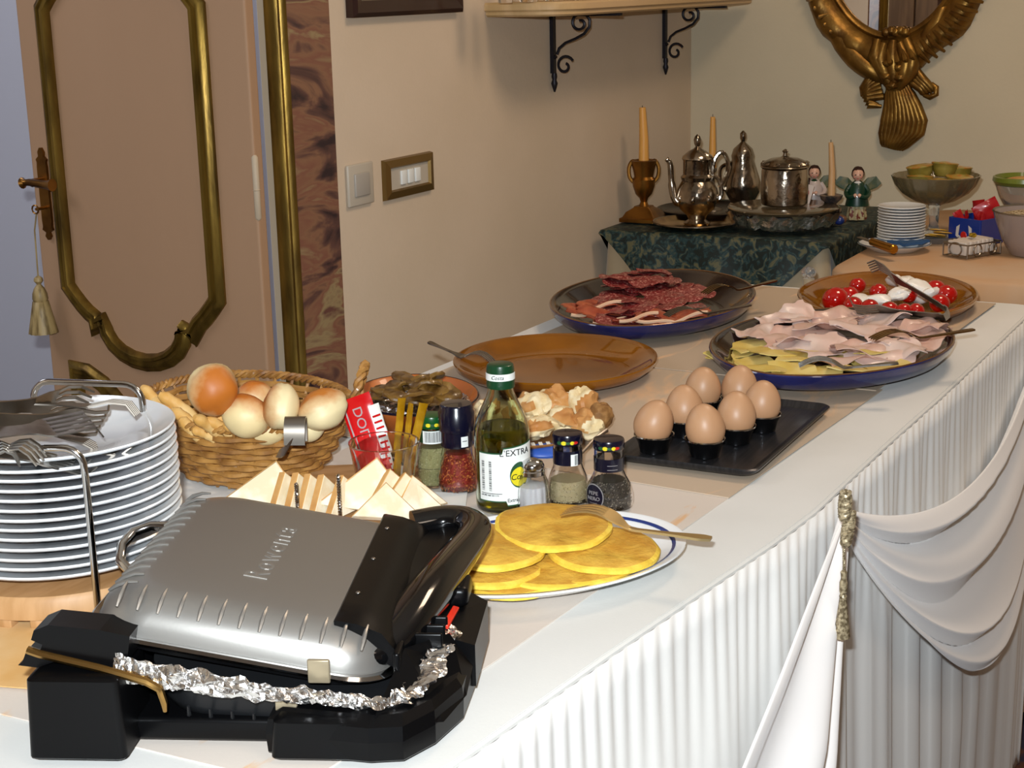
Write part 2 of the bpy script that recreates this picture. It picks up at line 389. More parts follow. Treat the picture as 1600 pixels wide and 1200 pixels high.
# ---- the open leaf, standing at right angles to the wall
def leaf():
    x0 = HX-.020; th = .026
    d = struct('door_1', box(x0, x0+th, WY+.006, 2.228, FZ+.01, 2.14, .004), door_m)
    tag(d, 'open cream door leaf with gilt panel mouldings')
    PR = [(-.017, 0), (-.017, .008), (-.011, .016), (-.005, .016), (-.003, .010), (.003, .010), (.005, .014), (.010, .012), (.014, .006), (.017, .005), (.017, 0)]
    def moulding(path):
        n = len(path); rings = []
        for i in range(n):
            p = Vector(path[i]).to_2d(); a = Vector(path[i-1]).to_2d(); b = Vector(path[(i+1) % n]).to_2d()
            t1 = (p-a).normalized(); t2 = (b-p).normalized(); n1 = Vector((-t1.y, t1.x)); n2 = Vector((-t2.y, t2.x)); m_ = (n1+n2)
            m_ = m_/max(.5, m_.length_squared)*2 if m_.length > 1e-4 else n1
            rings.append([(x0-dd, p.x+m_.x*s, p.y+m_.y*s) for s, dd in PR])
        rings.append(rings[0]); return loft(rings, False, False)
    yl, yr, yc = 2.160, 1.796, 1.978
    def ogee(zc, sgn):
        # lower (sgn -1) or upper (sgn +1) shaped end, running from the left corner to the right corner
        pts = [(yl, zc)]
        for k in range(1, 5): a = k/4; pts.append((yl-.062*a, zc+sgn*(.028*math.sin(a*math.pi/2)+.030*a)))
        pts.append((yl-.064, zc+sgn*.072)); pts.append((yl-.094, zc+sgn*.060))
        for k in range(0, 11):
            a = math.pi*k/10; pts.append((yc+.098*math.cos(a)-0.0, zc+sgn*(.064+.070*math.sin(a))))
        pts.append((yr+.094, zc+sgn*.060)); pts.append((yr+.064, zc+sgn*.072))
        for k in range(3, -1, -1): a = k/4; pts.append((yr+.062*a, zc+sgn*(.028*math.sin(a*math.pi/2)+.030*a)))
        return pts
    obj('panel_moulding', moulding(ogee(.806, -1)+list(reversed(ogee(1.322, 1)))), gilt, d, True, 50)
    obj('panel_moulding', moulding(ogee(-.04, -1)+[(yr, .640), (yr+.03, .638), (yr+.07, .618), (yr+.10, .590), (yr+.13, .562), (yc, .545), (yl-.13, .562), (yl-.10, .590), (yl-.07, .618), (yl-.03, .638), (yl, .640)]), gilt, d, True, 50)
    # handle plate, lever, key hole, hinge
    yb = 2.196
    pl = MB(); prof = []
    for z, w_ in ((.893, .002), (.900, .007), (.907, .004), (.912, .013), (.918, .011), (.93, .012), (1.03, .012), (1.040, .011), (1.046, .013), (1.052, .006), (1.060, .007), (1.068, .002)):
        prof.append([(x0-.006, yb-w_, z), (x0-.006, yb+w_, z), (x0, yb+w_, z), (x0, yb-w_, z)])
    pl.add(*loft(prof)); h = pl.build('handle_plate', brass, d)
    l = MB(); l.add(*tube([(x0-.006, yb, 1.005), (x0-.034, yb, 1.005)], .008, 10))
    l.add(*tube([(x0-.034, yb+.024, 1.004), (x0-.034, yb+.018, 1.005), (x0-.034, yb+.006, 1.006), (x0-.034, yb-.022, 1.004), (x0-.034, yb-.040, 1.003), (x0-.034, yb-.052, 1.003)], [.011, .006, .007, .0075, .009, .012], 12))
    l.build('door_handle', brass, h)
    k = MB(); k.add(*tube([(x0-.006, yb, .955), (x0-.03, yb, .955)], .003, 8)); k.add(*tube([(x0-.032, yb+.008*math.cos(a*math.pi/5), .955+.008*math.sin(a*math.pi/5)) for a in range(10)], .0016, 6, closed=True))
    k.build('key', brass, h)
    hg = MB(); hg.add(*lathe([(.003, 0), (.006, .004), (.006, .052), (.007, .053), (.006, .054), (.006, .11), (.003, .114)], 12), xf=T(x0+.004, WY+.008, .955)); hg.build('hinge', jamb_m, d)
leaf()
# tassel hanging from the key
t = thing('key_tassel', 'beige silk tassel hanging from the key of the open door', 'tassel', (HX-.052, 2.206, .775))
obj('cord', tube([(0, -.012, .172), (-.001, -.004, .14), (0, 0, .05)], .0015, 6), thread, t)
obj('knot', lathe([(.003, .052), (.008, .048), (.009, .042), (.004, .036), (.010, .028), (.014, .018), (.015, .008), (.013, .002)], 16), thread, t)
obj('fringe', loft([[((.014+.012*q)*(1+.10*(k % 2))*math.cos(2*math.pi*k/32), (.014+.012*q)*(1+.10*(k % 2))*math.sin(2*math.pi*k/32), .003-.062*q) for k in range(32)] for q in (0, .3, .7, 1)]), thread, t, True, 80)

# ---- switches, picture, shelf, mirror
def onwall(px0, py0, px1, py1):
    a = PY(px0, py0, WY); b = PY(px1, py1, WY); return min(a.x, b.x), max(a.x, b.x), min(a.z, b.z), max(a.z, b.z)
x0, x1, z0, z1 = 2.428, 2.514, .942, 1.022
t = thing('light_switch', 'square white light switch plate beside the gold framed one', 'light switch', (x0, WY, z0))
obj('plate', box(0, x1-x0, -.008, 0, 0, z1-z0, .003), switch_w, t); obj('rocker', box(.018, x1-x0-.018, -.012, -.006, .018, z1-z0-.018, .002), M('rocker_grey', 'a59e94', .4), t)
x0, x1, z0, z1 = 2.553, 2.735, .938, 1.018
t = thing('light_switch', 'wide light switch in a gold rectangular frame on the left wall', 'light switch', (x0, WY, z0))
g = MB(); W_, H_ = x1-x0, z1-z0
rings = []
for a, d in ((0, 0), (.002, .009), (.016, .012), (.019, .006), (.019, 0)):
    rings.append([(a, -d, a), (W_-a, -d, a), (W_-a, -d, H_-a), (a, -d, H_-a)])
g.add(*loft(rings, False, False)); g.build('frame', M('switch_gold', '7c6236', .35, .7), t, False)
obj('plate', box(.019, W_-.019, -.006, 0, .019, H_-.019), switch_w, t, False)
for k in range(3): obj('button', box(.058+k*.026, .078+k*.026, -.010, -.005, .026, H_-.026, .0015), paperw, t)
a = PY(541, 28, WY); b = PY(713, 21, WY)
t = thing('picture_frame', 'dark wooden picture frame cut off at the top of the left wall', 'picture', (a.x, WY, a.z))
W_ = b.x-a.x
rings = []
for q, d in ((0, 0), (0, .016), (.008, .022), (.030, .016), (.034, .006)):
    rings.append([(q, -d, q), (W_-q, -d, q), (W_-q, -d, .42-q), (q, -d, .42-q)])
obj('frame', loft(rings, False, False), darkwood, t, False); obj('mount', box(.03, W_-.03, -.006, -.001, .03, .39), M('picture_mount', 'cfc09a', .7), t, False)

shz = PY(760, 27, WY).z
sx0 = PY(757, 27, WY).x; sx1 = 4.10
t = thing('wall_shelf', 'pale wooden wall shelf on two scrolled black iron brackets', 'shelf', (sx0, WY, shz))
L_ = sx1-sx0; D_ = .20
out = [(0, 0)]+[(0.02+.09-.09*math.cos(R(a)), -(D_-.09)-.09*math.sin(R(a))) for a in range(0, 91, 15)]
out = [(0, 0), (0, -.05)]+[(.10-.10*math.cos(R(a)), -(D_-.10)-.10*math.sin(R(a))) for a in range(0, 91, 10)]+[(L_, -D_), (L_, 0)]
def ins(pts, q): return [(min(max(x, q), L_-q) if x < .2 else x-q*(x > L_-.01), y+q*(1 if y < -.02 else 0)) for x, y in pts]
rings = [[(x, y, z) for x, y in ins(out, q)] for z, q in ((0, .012), (.004, .006), (.010, .006), (.014, 0), (.026, 0), (.030, .004))]
obj('board', loft(rings), shelf_m, t, True, 30)
def bracket(bx):
    b = MB(); zz = shz-.001
    b.add(*box(bx-.007, bx+.007, WY-.010, WY-.001, zz-.135, zz))
    b.add(*box(bx-.006, bx+.006, WY-D_+.02, WY-.010, zz-.006, zz))
    b.add(*lathe([(.002, -.178), (.006, -.165), (.008, -.158), (.005, -.150), (.007, -.143), (.006, -.135)], 10), xf=T(bx, WY-.008, zz))
    # scroll lies in the bracket's plane, standing out from the wall
    pts = []
    for k in range(26):
        a = k/25*2.2*math.pi; rr = .008+.020*(k/25); pts.append((.036-.0+rr*math.cos(a+2.2), -.115+rr*math.sin(a+2.2)))
    e = pts[-1]
    S = []
    # lower curl, then a long S up to the upper curl
    for k in range(22): a = R(200-480*k/21); rr = .006+.018*(1-abs(0))*(k/21); S.append((.028+rr*math.cos(a), -.118+rr*math.sin(a)))
    S = S
    low = [(.028+(.006+.018*k/21)*math.cos(R(60-390*k/21)), -.118+(.006+.018*k/21)*math.sin(R(60-390*k/21))) for k in range(22)]
    mid = [(.008, -.092), (.014, -.078), (.030, -.066), (.055, -.057), (.078, -.046), (.092, -.030), (.093, -.014), (.084, -.003)]
    upc = [(.068+(.024-.017*k/20)*math.cos(R(60+400*k/20)), -.022+(.022-.016*k/20)*math.sin(R(60+400*k/20))) for k in range(21)]
    b.add(*tube([(bx, WY-.008-p, zz+q) for p, q in low], .0035, 6)); b.add(*tube([(bx, WY-.008-p, zz+q) for p, q in mid+upc], .0035, 6))
    b.add(*tube([(bx, WY-.008, zz-.100), (bx, WY-.014, zz-.096)], .004, 6))
    return b
for px in (860, 1036): bracket(PY(px, 30, WY).x).build('bracket', iron, t).location = -Vector((sx0, WY, shz))
def tumbler(r_, h):
    return lathe([(r_*.78, 0), (r_*.84, .004), (r_, h), (r_*.93, h), (r_*.78, .010), (.001, .009)], 20)
tm = None
for k, (px, nm) in enumerate(zip((783, 803, 823, 843, 863, 884, 904), ('leftmost', 'second', 'third', 'fourth', 'fifth', 'sixth', 'rightmost'))):
    x = PY(px, 5, WY-.10).x
    o = obj('shelf_glass', tumbler(.018, .09), glass) if tm is None else dup(tm)
    tm = tm or o
    o.location = (x, WY-.11-.02*(k % 2), shz+.031)
    tag(o, nm+' of the small clear glasses lined up on the wall shelf', 'glass', 'clear glasses on the wall shelf')
t = thing('shelf_box', 'small white box with blue print on the wall shelf right of the glasses', 'box', (PY(965, 3, WY-.1).x, WY-.13, shz+.031))
obj('carton', box(-.05, .05, -.02, .02, 0, .05, .001), paperw, t, False)
obj('printed_band', box(-.04, .02, -.0206, -.02, .006, .012), bluepk, t, False)

# mirror on the back wall: oval gilt frame with a carved leaf pendant
mx = WX
t = thing('wall_mirror', 'oval mirror in a carved gilded frame on the back wall', 'mirror', (mx, 0, 0))
mc = PX(1401, -150, mx); myc = mc.y; bz = PX(1400, 55, mx).z; ea = (PX(1298, 0, mx).y-PX(1505, 0, mx).y)/2
mzc = bz+.30
ea2 = .195
def ell(a, s=1.0, e=0): return (myc+(ea2+e)*math.cos(a), mzc+(.30+e)*math.sin(a))
n = 72
rings = []
for dd, e in ((.002, -.006), (.016, -.004), (.020, .004), (.014, .010), (.030, .022), (.040, .040), (.034, .056), (.018, .066), (.002, .070)):
    ring = []
    for k in range(n):
        a = 2*math.pi*k/n; sc = 1
        if e > .03: sc = 1+.07*math.sin(13*a)
        y, z = ell(a, 1, e*sc*(1.0 if math.sin(a) > -.5 else 1.25)); ring.append((-dd*(1+.12*math.sin(26*a) if .02 < e < .06 else 1), y, z))
    rings.append(ring)
obj('frame', loft(rings, False, False), gilt_mir, t, True, 60)
obj('mirror_glass', loft([[(-dx, *ell(2*math.pi*k/n)) for k in range(n)] for dx in (.004, .001)]), mirror_m, t, False)
fl0 = {}
def flute(pts, rr):
    o = obj('flute', tube(pts, rr, 8), gilt_mir, t)
for k in range(19):
    a = R(192+k*4.3); y, z = ell(a, 1, .034); y2, z2 = ell(a-R(3.5), 1, .088+.012*max(0, (k-8)/10))
    flute([(-.036, y, z), (-.050, (y+y2)/2, (z+z2)/2), (-.018, y2, z2)], [.004, .0085, .004])
for k in range(9):
    a = R(342-k*4.6); y, z = ell(a, 1, .040); y2, z2 = ell(a+R(3), 1, .078); flute([(-.028, y, z), (-.036, (y+y2)/2, (z+z2)/2), (-.014, y2, z2)], [.004, .008, .003])
def smooth3(pts, n=3):
    P_ = [Vector(p) for p in pts]; out = []
    for i in range(len(P_)-1):
        p0, p1, p2, p3 = P_[max(0, i-1)], P_[i], P_[i+1], P_[min(len(P_)-1, i+2)]
        for k in range(n):
            t_ = k/n; out.append(.5*((2*p1)+(p2-p0)*t_+(2*p0-5*p1+4*p2-p3)*t_*t_+(3*p1-p0-3*p2+p3)*t_**3))
    return out+[P_[-1]]
def smooth2(pts, n=4):
    out = []
    for i in range(len(pts)-1):
        for k in range(n): q = k/n; out.append((pts[i][0]+(pts[i+1][0]-pts[i][0])*q, pts[i][1]+(pts[i+1][1]-pts[i][1])*q))
    return out+[pts[-1]]
def lobe(b, pts, r_, dep=.02):
    P_ = [PX(px, py, mx) for px, py in pts]
    b.add(*tube([(-dep-.004*math.sin(3.1*i/(len(P_)-1)), p.y, p.z) for i, p in enumerate(P_)], r_, 8))
def strand(nm, pts, r_, dep):
    b_ = MB(); lobe(b_, pts, r_, dep); return b_.build(nm, gilt_mir, t, True, 70)
for k in range(10):
    q = k/9; strand('plume_strand', smooth2([(1388+q*26, 112), (1391+q*32, 140), (1389+q*48, 165), (1384+q*62, 188), (1380+q*62, 207), (1383+q*27, 228+q*5)]), [.006]+[.0085]*4+[.011]*8+[.010]*7+[.006], .012+.012*math.sin(math.pi*q))
b = MB()
for pts in (((1376, 60), (1372, 85), (1385, 110), (1395, 130)), ((1420, 60), (1432, 85), (1428, 112), (1415, 130)), ((1400, 62), (1400, 90), (1402, 120), (1404, 140)),
            ((1386, 66), (1380, 92), (1392, 122), (1398, 138)), ((1410, 66), (1422, 92), (1416, 122), (1408, 138))):
    lobe(b, pts, [.012, .022, .02, .012], .026)
b.build('shell_neck', gilt_mir, t, True, 70)
for k in range(7):
    strand('leaf_strand', [(1372+k*2, 108+k*7), (1362-k*.5, 122+k*5), (1352+k*1.5, 138+k*4.2), (1350+k*5, 150+k*2.6)], [.009, .012, .012, .005], .016)
for k in range(4): strand('leaf_strand', [(1428-k*3, 100+k*8), (1444-k*1, 122+k*5), (1458-k*4, 136+k*3), (1464-k*6, 142+k*2)], [.009, .012, .010, .005], .014)
strand('leaf_curl', [(1458, 130), (1466, 136), (1466, 146), (1456, 151), (1446, 148)], [.006, .008, .008, .008, .005], .018)
b = MB()
for s_, (px, py) in ((1, (1393, 98)), (1, (1391, 118)), (1, (1400, 132)), (1, (1410, 104)), (1, (1412, 120))):
    p = PX(px, py, mx); b.add(*blob(.016, .018, .012, .3, 9, px), xf=T(-.036, p.y, p.z))
for s_ in (0, 1):
    b.add(*tube([(-.02, PX(1298+s_*170, 18, mx).y, PX(1400, 40, mx).z), (-.03, PX(1330+s_*105, 70, mx).y, PX(1400, 80, mx).z), (-.03, PX(1365+s_*40, 92, mx).y, PX(1400, 100, mx).z)], [.02, .034, .028], 10)) if False else b.add(*tube(smooth3([(-.004, PX(1290+s_*190, -20, mx).y, PX(1400, 0, mx).z), (-.008, PX(1312+s_*146, 42, mx).y, PX(1400, 54, mx).z), (-.010, PX(1340+s_*92, 82, mx).y, PX(1400, 90, mx).z), (-.014, PX(1368+s_*38, 104, mx).y, PX(1400, 112, mx).z), (-.012, PX(1386+s_*14, 118, mx).y, PX(1400, 130, mx).z)]), [.006, .016, .022, .027, .030, .031, .032, .031, .030, .027, .022, .014, .004], 12))
p = PX(1388, 50, mx); p2 = PX(1418, 44, mx)
for k in range(5): b.add(*blob(.010, .012, .012, .2, 7, k), xf=T(-.02, p.y+(p2.y-p.y)*k/4, p.z+.004*(k % 2)))
b.build('carved_mask', gilt_mir, t, True, 70)

# brown wardrobe standing in the hallway, seen in the mirror
wd = thing('wardrobe', 'brown wooden wardrobe in the hallway, seen only in the mirror', 'wardrobe', (-1.3, 2.6, FZ))
wm = M('wardrobe_wood', '9a7a58', .4, col2='82664a', scale=6, stretch=(6, 6, .6))
obj('body', box(-.25, .25, -.70, 1.3, 0, 2.35, .004), wm, wd)
for k in range(4): d_ = obj('door', box(.25, .268, -.69+k*.495, -.205+k*.495, .04, 2.31, .004), wm, wd); obj('handle', blob(.012, .012, .02), brass, d_, xf=T(.28, -.25+k*.495, 1.1))
# ================================================================ tables and cloths
TZ = .75
front = [(.30, .690), (.62, .640), (.956, .594), (1.204, .571), (1.538, .533), (1.66, .524), (1.943, .522), (2.236, .516), (2.60, .513), (2.93, .512)]
back = [(.30, 1.345), (1.45, 1.325), (2.01, 1.29), (2.93, 1.28)]
def interp(pl, x):
    for (a, b), (c, d) in zip(pl, pl[1:]):
        if x <= c: return b+(d-b)*(x-a)/(c-a)
    return pl[-1][1]
t = thing('buffet_table', 'long buffet table hidden under the white skirted cloth', 'table', (1.6, .9, 0))
obj('tabletop', box(-1.28, 1.32, -.25, .34, .715, .742, .004), wood, t)
for sx in (-1.2, 1.2):
    for sy in (-.2, .3): obj('leg', box(sx-.03, sx+.03, sy-.03, sy+.03, FZ, .715, .004), wood, t)
nx, ny = 120, 24
def topf(u, v):
    x = .30+2.63*u; yf = interp(front, x); yb = interp(back, x)
    y = yf+(yb-yf)*v; z = TZ+.0006*noise.noise(Vector((x*6, y*6, 0)))
    e = min(v, 1-v)
    if e < .02: z -= .0015*(1-e/.02)**2
    return (x, y, z)
tc_ = thing('white_tablecloth', 'white cloth with gathered skirt covering the long buffet table', 'tablecloth', (0, 0, 0))
obj('cloth_top', sheet(topf, nx, ny, .004), cloth, tc_)
# piping along the seam
obj('seam_piping', tube([(.30+2.63*k/120, interp(front, .30+2.63*k/120)-.002, TZ-.0045) for k in range(121)], .0032, 6), cloth, tc_)
rs = random.Random(5)
ph = [(rs.uniform(0, 6.3), rs.uniform(.6, 1)) for _ in range(8)]
def pleat(s, t_):
    # s metres along the edge, t_ 0 at the seam .. 1 at the floor
    w1 = math.sin(2*math.pi*s/.150+ph[0][0]+1.5*math.sin(s*6+ph[1][0])+.4*math.sin(s*15))
    w2 = math.sin(2*math.pi*s/.061+ph[2][0]+1.1*math.sin(s*13+ph[3][0]))
    w3 = math.sin(2*math.pi*s/.027+ph[4][0]+1.3*math.sin(s*17))
    a = .55+.45*math.sin(s*5.1+ph[5][0])
    k1 = min(1, t_*3.3+.12); k3 = max(0, 1-t_*3.8)
    p = ((.009*(abs(w1)**.8*(1 if w1 > 0 else -1))*k1+.0022*w2*(.5+.5*k1)*a)*(.35+.65*abs(math.sin(s*2.3+.4)))*(.55 if s < 1.65 else .8)+.0018*w3*k3)
    return p
def skirt(u, v):
    x = .30+2.63*u; yf = interp(front, x); s = x
    t_ = v; z = TZ-.005-(TZ-FZ-.03)*t_
    return (x, yf-.006-.020*min(1, t_*1.6)**1.2-pleat(s, t_)*(.25 if v < .001 else 1), z)
v1, f1 = grid(skirt, 900, 30); sk = obj('gathered_skirt', (v1, f1), skirt_m, tc_, True, 180)
sk.modifiers.new('thick', 'SOLIDIFY').thickness = .0012
def skirt_end(u, v):
    y = .512+.768*u; return (2.93+.004+.012*v+.011*math.sin(y*50+2*math.sin(y*9))*min(1, v*2+.1), y, TZ-.005-(TZ-FZ-.03)*v)
obj('end_skirt', grid(skirt_end, 160, 12), skirt_m, tc_, True, 180).modifiers.new('thick', 'SOLIDIFY').thickness = .0012
def skirt_back(u, v):
    x = .30+2.63*u; return (x, interp(back, x)+.004+.012*v+.010*math.sin(x*50+2*math.sin(x*9))*min(1, v*2+.1), TZ-.005-(TZ-FZ-.03)*v)
obj('back_skirt', grid(skirt_back, 260, 8), skirt_m, tc_, True, 180).modifiers.new('thick', 'SOLIDIFY').thickness = .0012

# printed cloths lying over it, one after the other
def overlay(x0, x1, y0, y1, skew, mat, label, name='printed_runner', z=TZ+.0018, hole=0):
    def fn(u, v):
        x = x0+(x1-x0)*u; ya = y0(x) if callable(y0) else y0; yb = y1(x) if callable(y1) else y1
        y = ya+(yb-ya)*v; return (x+skew*(v-.5), y, z+.0008*noise.noise(Vector((x*5, y*5, 3))))
    o = obj(name, sheet(fn, 40, 20, .0012), mat); return tag(o, label, 'tablecloth', 'printed runners laid along the buffet')
of = lambda x: interp([(.6, .70), (1.11, .652), (1.526, .631), (2.2, .597), (2.93, .57)], x)
ob = lambda x: interp([(.3, 1.30), (2.93, 1.24)], x)
overlay(.86, 1.70, of, lambda x: 1.16, -.02, runner_a, 'printed runner under the grill and the pancake platter', z=TZ+.0014)
overlay(1.67, 2.23, of, ob, .03, runner_b, 'orange streaked runner under the egg tray and amber platter', z=TZ+.0030)
overlay(2.20, 2.90, lambda x: of(x)+.004, lambda x: ob(x)-.02, .0, runner_c, 'printed runner under the cold cut and tomato platters at far end', z=TZ+.0046)
# napkin corner with an ochre print, by the plate stack
def nap(u, v):
    c = Vector((.985, 1.075, TZ+.005)); a = Vector((.10, .03, 0)); b_ = Vector((-.03, .10, 0)); p = c+a*(u-.5)*2+b_*(v-.5)*2; return (p.x, p.y, TZ+.0045)
tag(obj('ochre_napkin', sheet(nap, 8, 8, .001), M('ochre_print', 'd9b27c', .8, col2='cfa060', scale=12)), 'ochre square napkin under the plate stack rack', 'napkin')

# swag of satin gathered to the tieback on the table front
A = PY(1328, 790, .484); B = Vector((2.93, .500, .752))
def swag(u, v):
    # u along from tieback to far corner, v from upper edge to lower edge
    sag = .135+.335*v**.9
    ax = A.x+.02*v; bx = B.x-.02; x = ax+(bx-ax)*u
    skewc = .62
    base = A.z+(B.z-A.z)*u
    c = math.sin(math.pi*u*(1-.30*v**.6))**(.9)
    z = base-.004-sag*c-.05*v*(1-u)
    f0 = math.sin(v*math.pi*6.4+1.8*math.sin(u*2.6)+.4+.8*math.sin(v*5)); q_ = (v*3.4+.55*math.sin(u*2.2)+.25*math.sin(v*7)) % 1; fold = (2*(q_/.82 if q_ < .82 else (1-q_)/.18)-1)*math.sin(math.pi*min(1, u*.9+.06))*.8*(1-.75*v**4)+.15*f0*(1-v**3)
    y = .488-.020*math.sin(math.pi*u)-.024*fold-.030*v*math.sin(math.pi*u)
    z += .016*fold*math.sin(math.pi*u)
    return (x, y, z)
sw = thing('satin_swag', 'white satin swag draped across the table front and hanging beside the tassel', 'drape', (0, 0, 0))
o = obj('draped_swag', grid(swag, 80, 160), satin, sw, True, 180); o.modifiers.new('thick', 'SOLIDIFY').thickness = .0014
def fall(u, v):
    # v downward, u across
    L0 = Vector((A.x-.012-.60*v**.95, A.z-.165*v)); R0 = Vector((A.x+.002-.28*v, A.z-.50*v)); p = L0*(1-u)+R0*u
    f = math.sin(u*math.pi*5.2+.5+1.2*v)*(.004+.018*min(1, v))+.004*math.sin(u*23+v*5)*min(1, v)
    return (p.x, .486-.030*min(1, v)-f-.030*math.sin(math.pi*u)*min(1, v*2), max(.02, p.y-.05*math.sin(math.pi*u)*v))
o = obj('falling_panel', grid(lambda u, v: fall(u, v*1.45), 80, 60), satin, sw, True, 180); o.modifiers.new('thick', 'SOLIDIFY').thickness = .0014
# tieback tassel
t = thing('tieback_tassel', 'gold and cream cord tieback with long tassel on the table front', 'tassel', (PY(1321, 781, .450).x, .450, PY(1321, 781, .450).z)); t.scale = (.74, .74, .74)
def twist(p0, p1, r_, turns, strands=3, n=48, rr=.5, bulge=0):
    b = MB(); p0 = Vector(p0); p1 = Vector(p1); d = (p1-p0).normalized(); a = d.orthogonal().normalized(); c = d.cross(a)
    for s_ in range(strands):
        pts = []
        for k in range(n+1):
            q = k/n; an = 2*math.pi*(turns*q+s_/strands); R_ = r_*(1+bulge*math.sin(math.pi*q)); pts.append(p0+(p1-p0)*q+(a*math.cos(an)+c*math.sin(an))*R_*.55)
        b.add(*tube(pts, r_*rr, 6))
    return b
twist((0, 0, .012), (-.003, 0, -.028), .0085, 2.5, 4, 40, .5, .4).build('knot', thread2, t)
twist((.010, -.006, -.020), (-.008, -.004, -.066), .0078, 3.0, 4, 40, .5, .5).build('knot', thread2, t)
twist((-.002, 0, -.060), (.004, 0, -.11), .0022, 8, 2, 50, .6).build('cord', thread2, t)
obj('tassel_head', lathe([(.002, -.108), (.005, -.112), (.004, -.122), (.006, -.128), (.006, -.142), (.0045, -.146), (.006, -.15)], 14), thread2, t, xf=T(.004, 0, 0))
obj('fringe', loft([[((.004+.007*q)*(1+.14*(k % 2))*math.cos(2*math.pi*k/28)+.004, (.004+.007*q)*(1+.14*(k % 2))*math.sin(2*math.pi*k/28), -.146-.068*q) for k in range(28)] for q in (0, .25, .6, 1)]), thread2, t, True, 80)

# ---- back table along the back wall
bt = thing('side_table', 'table under a pale orange cloth against the back wall', 'table', (3.6, -.2, 0))
obj('tabletop', box(-.42, .46, -1.0, 1.12, .70, .738, .004), wood, bt)
for sx in (-.36, .40):
    for sy in (-.9, 1.0): obj('leg', box(sx-.03, sx+.03, sy-.03, sy+.03, FZ, .70, .004), wood, bt)
orange_c = M('orange_cloth', 'b89a7c', .8, col2='b88a5c', scale=4, lo=.45, hi=.7, bump=.2, bscale=260, bdist=.0005)
def rc(w0, w1, h0, h1, r_, z, wave=0):
    pts = rrect(w1-w0, h1-h0, r_, 10, z, (w0+w1)/2, (h0+h1)/2); res = []
    P_ = [Vector(p) for p in pts]; P_.append(P_[0]); cum = [0]
    for i in range(len(P_)-1): cum.append(cum[-1]+(P_[i+1]-P_[i]).length)
    out = []; i = 0; NN = int(max(w1-w0, h1-h0)*160)//4*4
    NN = 240 if NN > 200 else 160
    for k in range(NN):
        d = cum[-1]*k/NN
        while cum[i+1] < d: i += 1
        out.append(P_[i]+(P_[i+1]-P_[i])*((d-cum[i])/(cum[i+1]-cum[i])))
    if wave:
        o2 = []
        L_ = 0
        for i, p in enumerate(out):
            nrm = (out[(i+1) % len(out)]-out[i-1]); nrm = Vector((nrm.y, -nrm.x, 0)).normalized(); L_ += (out[(i+1) % len(out)]-p).length
            o2.append(p+nrm*wave*math.sin(L_*42+1.5*math.sin(L_*11)))
        out = o2
    return out
v_, f_ = loft([rc(3.13, 4.10, -1.25, .975, .07, z, wv) for z, wv in ((FZ+.03, .02), (.35, .018), (.60, .012), (.70, .004), (.742, .001))]+[rc(3.138, 4.094, -1.244, .968, .065, .750)], False, True)
tag(obj('orange_tablecloth', (v_, f_), orange_c, None, True, 60), 'pale orange cloth over the table along the back wall', 'tablecloth')

# ---- corner table with cream cloth and green brocade square
ct = thing('corner_table', 'small square table in the corner under a green brocade cloth', 'table', (3.78, 1.36, 0))
obj('tabletop', box(-.27, .30, -.24, .27, .70, .735, .004), wood, ct)
for sx in (-.24, .27):
    for sy in (-.21, .24): obj('leg', box(sx-.025, sx+.025, sy-.025, sy+.025, FZ, .70, .004), wood, ct)
v_, f_ = loft([rc(3.49, 4.11, 1.085, 1.655, .04, z, wv) for z, wv in ((FZ+.03, .022), (.35, .02), (.58, .015), (.69, .006), (.738, .001))]+[rc(3.497, 4.10, 1.092, 1.648, .035, .744)], False, True)
tag(obj('cream_tablecloth', (v_, f_), creamc, None, True, 60), 'cream cloth hanging under the green brocade in the corner', 'tablecloth')
# brocade square laid on the diagonal: top plus a triangle hanging in front
cbx0, cbx1, cby0, cby1 = 3.492, 4.10, 1.087, 1.652
def broc(u, v):
    # unfolded square rotated 45 degrees about the table centre
    c = Vector(((cbx0+cbx1)/2-.03, (cby0+cby1)/2)); h = .40
    a = (u-.5)*2*h; b_ = (v-.5)*2*h
    x = c.x+(a+b_)*.72; y = c.y+(a-b_)*.72
    z = .7465; 
    if x < cbx0-.004:
        d = cbx0-.004-x; x = cbx0-.012-.03*min(1, d*4)-.010*math.sin(y*38)*min(1, d*6); z = .7465-d+.004
    y2 = y
    if y < cby0-.004: d = cby0-.004-y; y = cby0-.012-.02*d; z -= d
    if y > cby1+.004: d = y-cby1-.004; y = cby1+.012; z -= d
    if x > cbx1: x = cbx1
    return (x, y, z)
tag(obj('brocade_cloth', sheet(broc, 90, 90, .002), brocade, None, True, 60), 'dark green brocade cloth laid cornerwise on the corner table', 'tablecloth')
# ================================================================ contact grill
GA = R(-65.8); GO = Vector((.85, .87, TZ+.006))
gr = thing('contact_grill', 'silver and black contact grill standing in the foreground', 'grill', GO, GA)
TILT = Matrix.Translation((0, 0, .093)) @ Matrix.Rotation(R(10.4), 4, 'Y')
LX, LY = .248, .292
def lidring(z, i, r_=.045): return [TILT @ Vector(p) for p in rrect(LX-2*i, LY-2*i, r_, 8, z, LX/2, LY/2+.006)]
prof = [(0, .004), (-.002, -.003), (.001, -.004), (.003, .0), (.012, .0015), (.020, .005), (.027, .011), (.032, .018), (.0350, .026), (.0362, .036), (.0368, .060), (.0370, .10)]
lid = obj('lid', loft([lidring(z, i, .045 if i < .03 else .03) for z, i in prof]), lid_m, gr, True, 50)
obj('lid_rim', loft([lidring(z, i) for z, i in ((-.0015, -.0045), (.0010, -.0065), (.0035, -.0045), (.0032, -.001))], False, False), chrome, lid)
rb = []
rp = [(.0358, .030), (.0345, .022), (.0300, .0135), (.0235, .0065)]
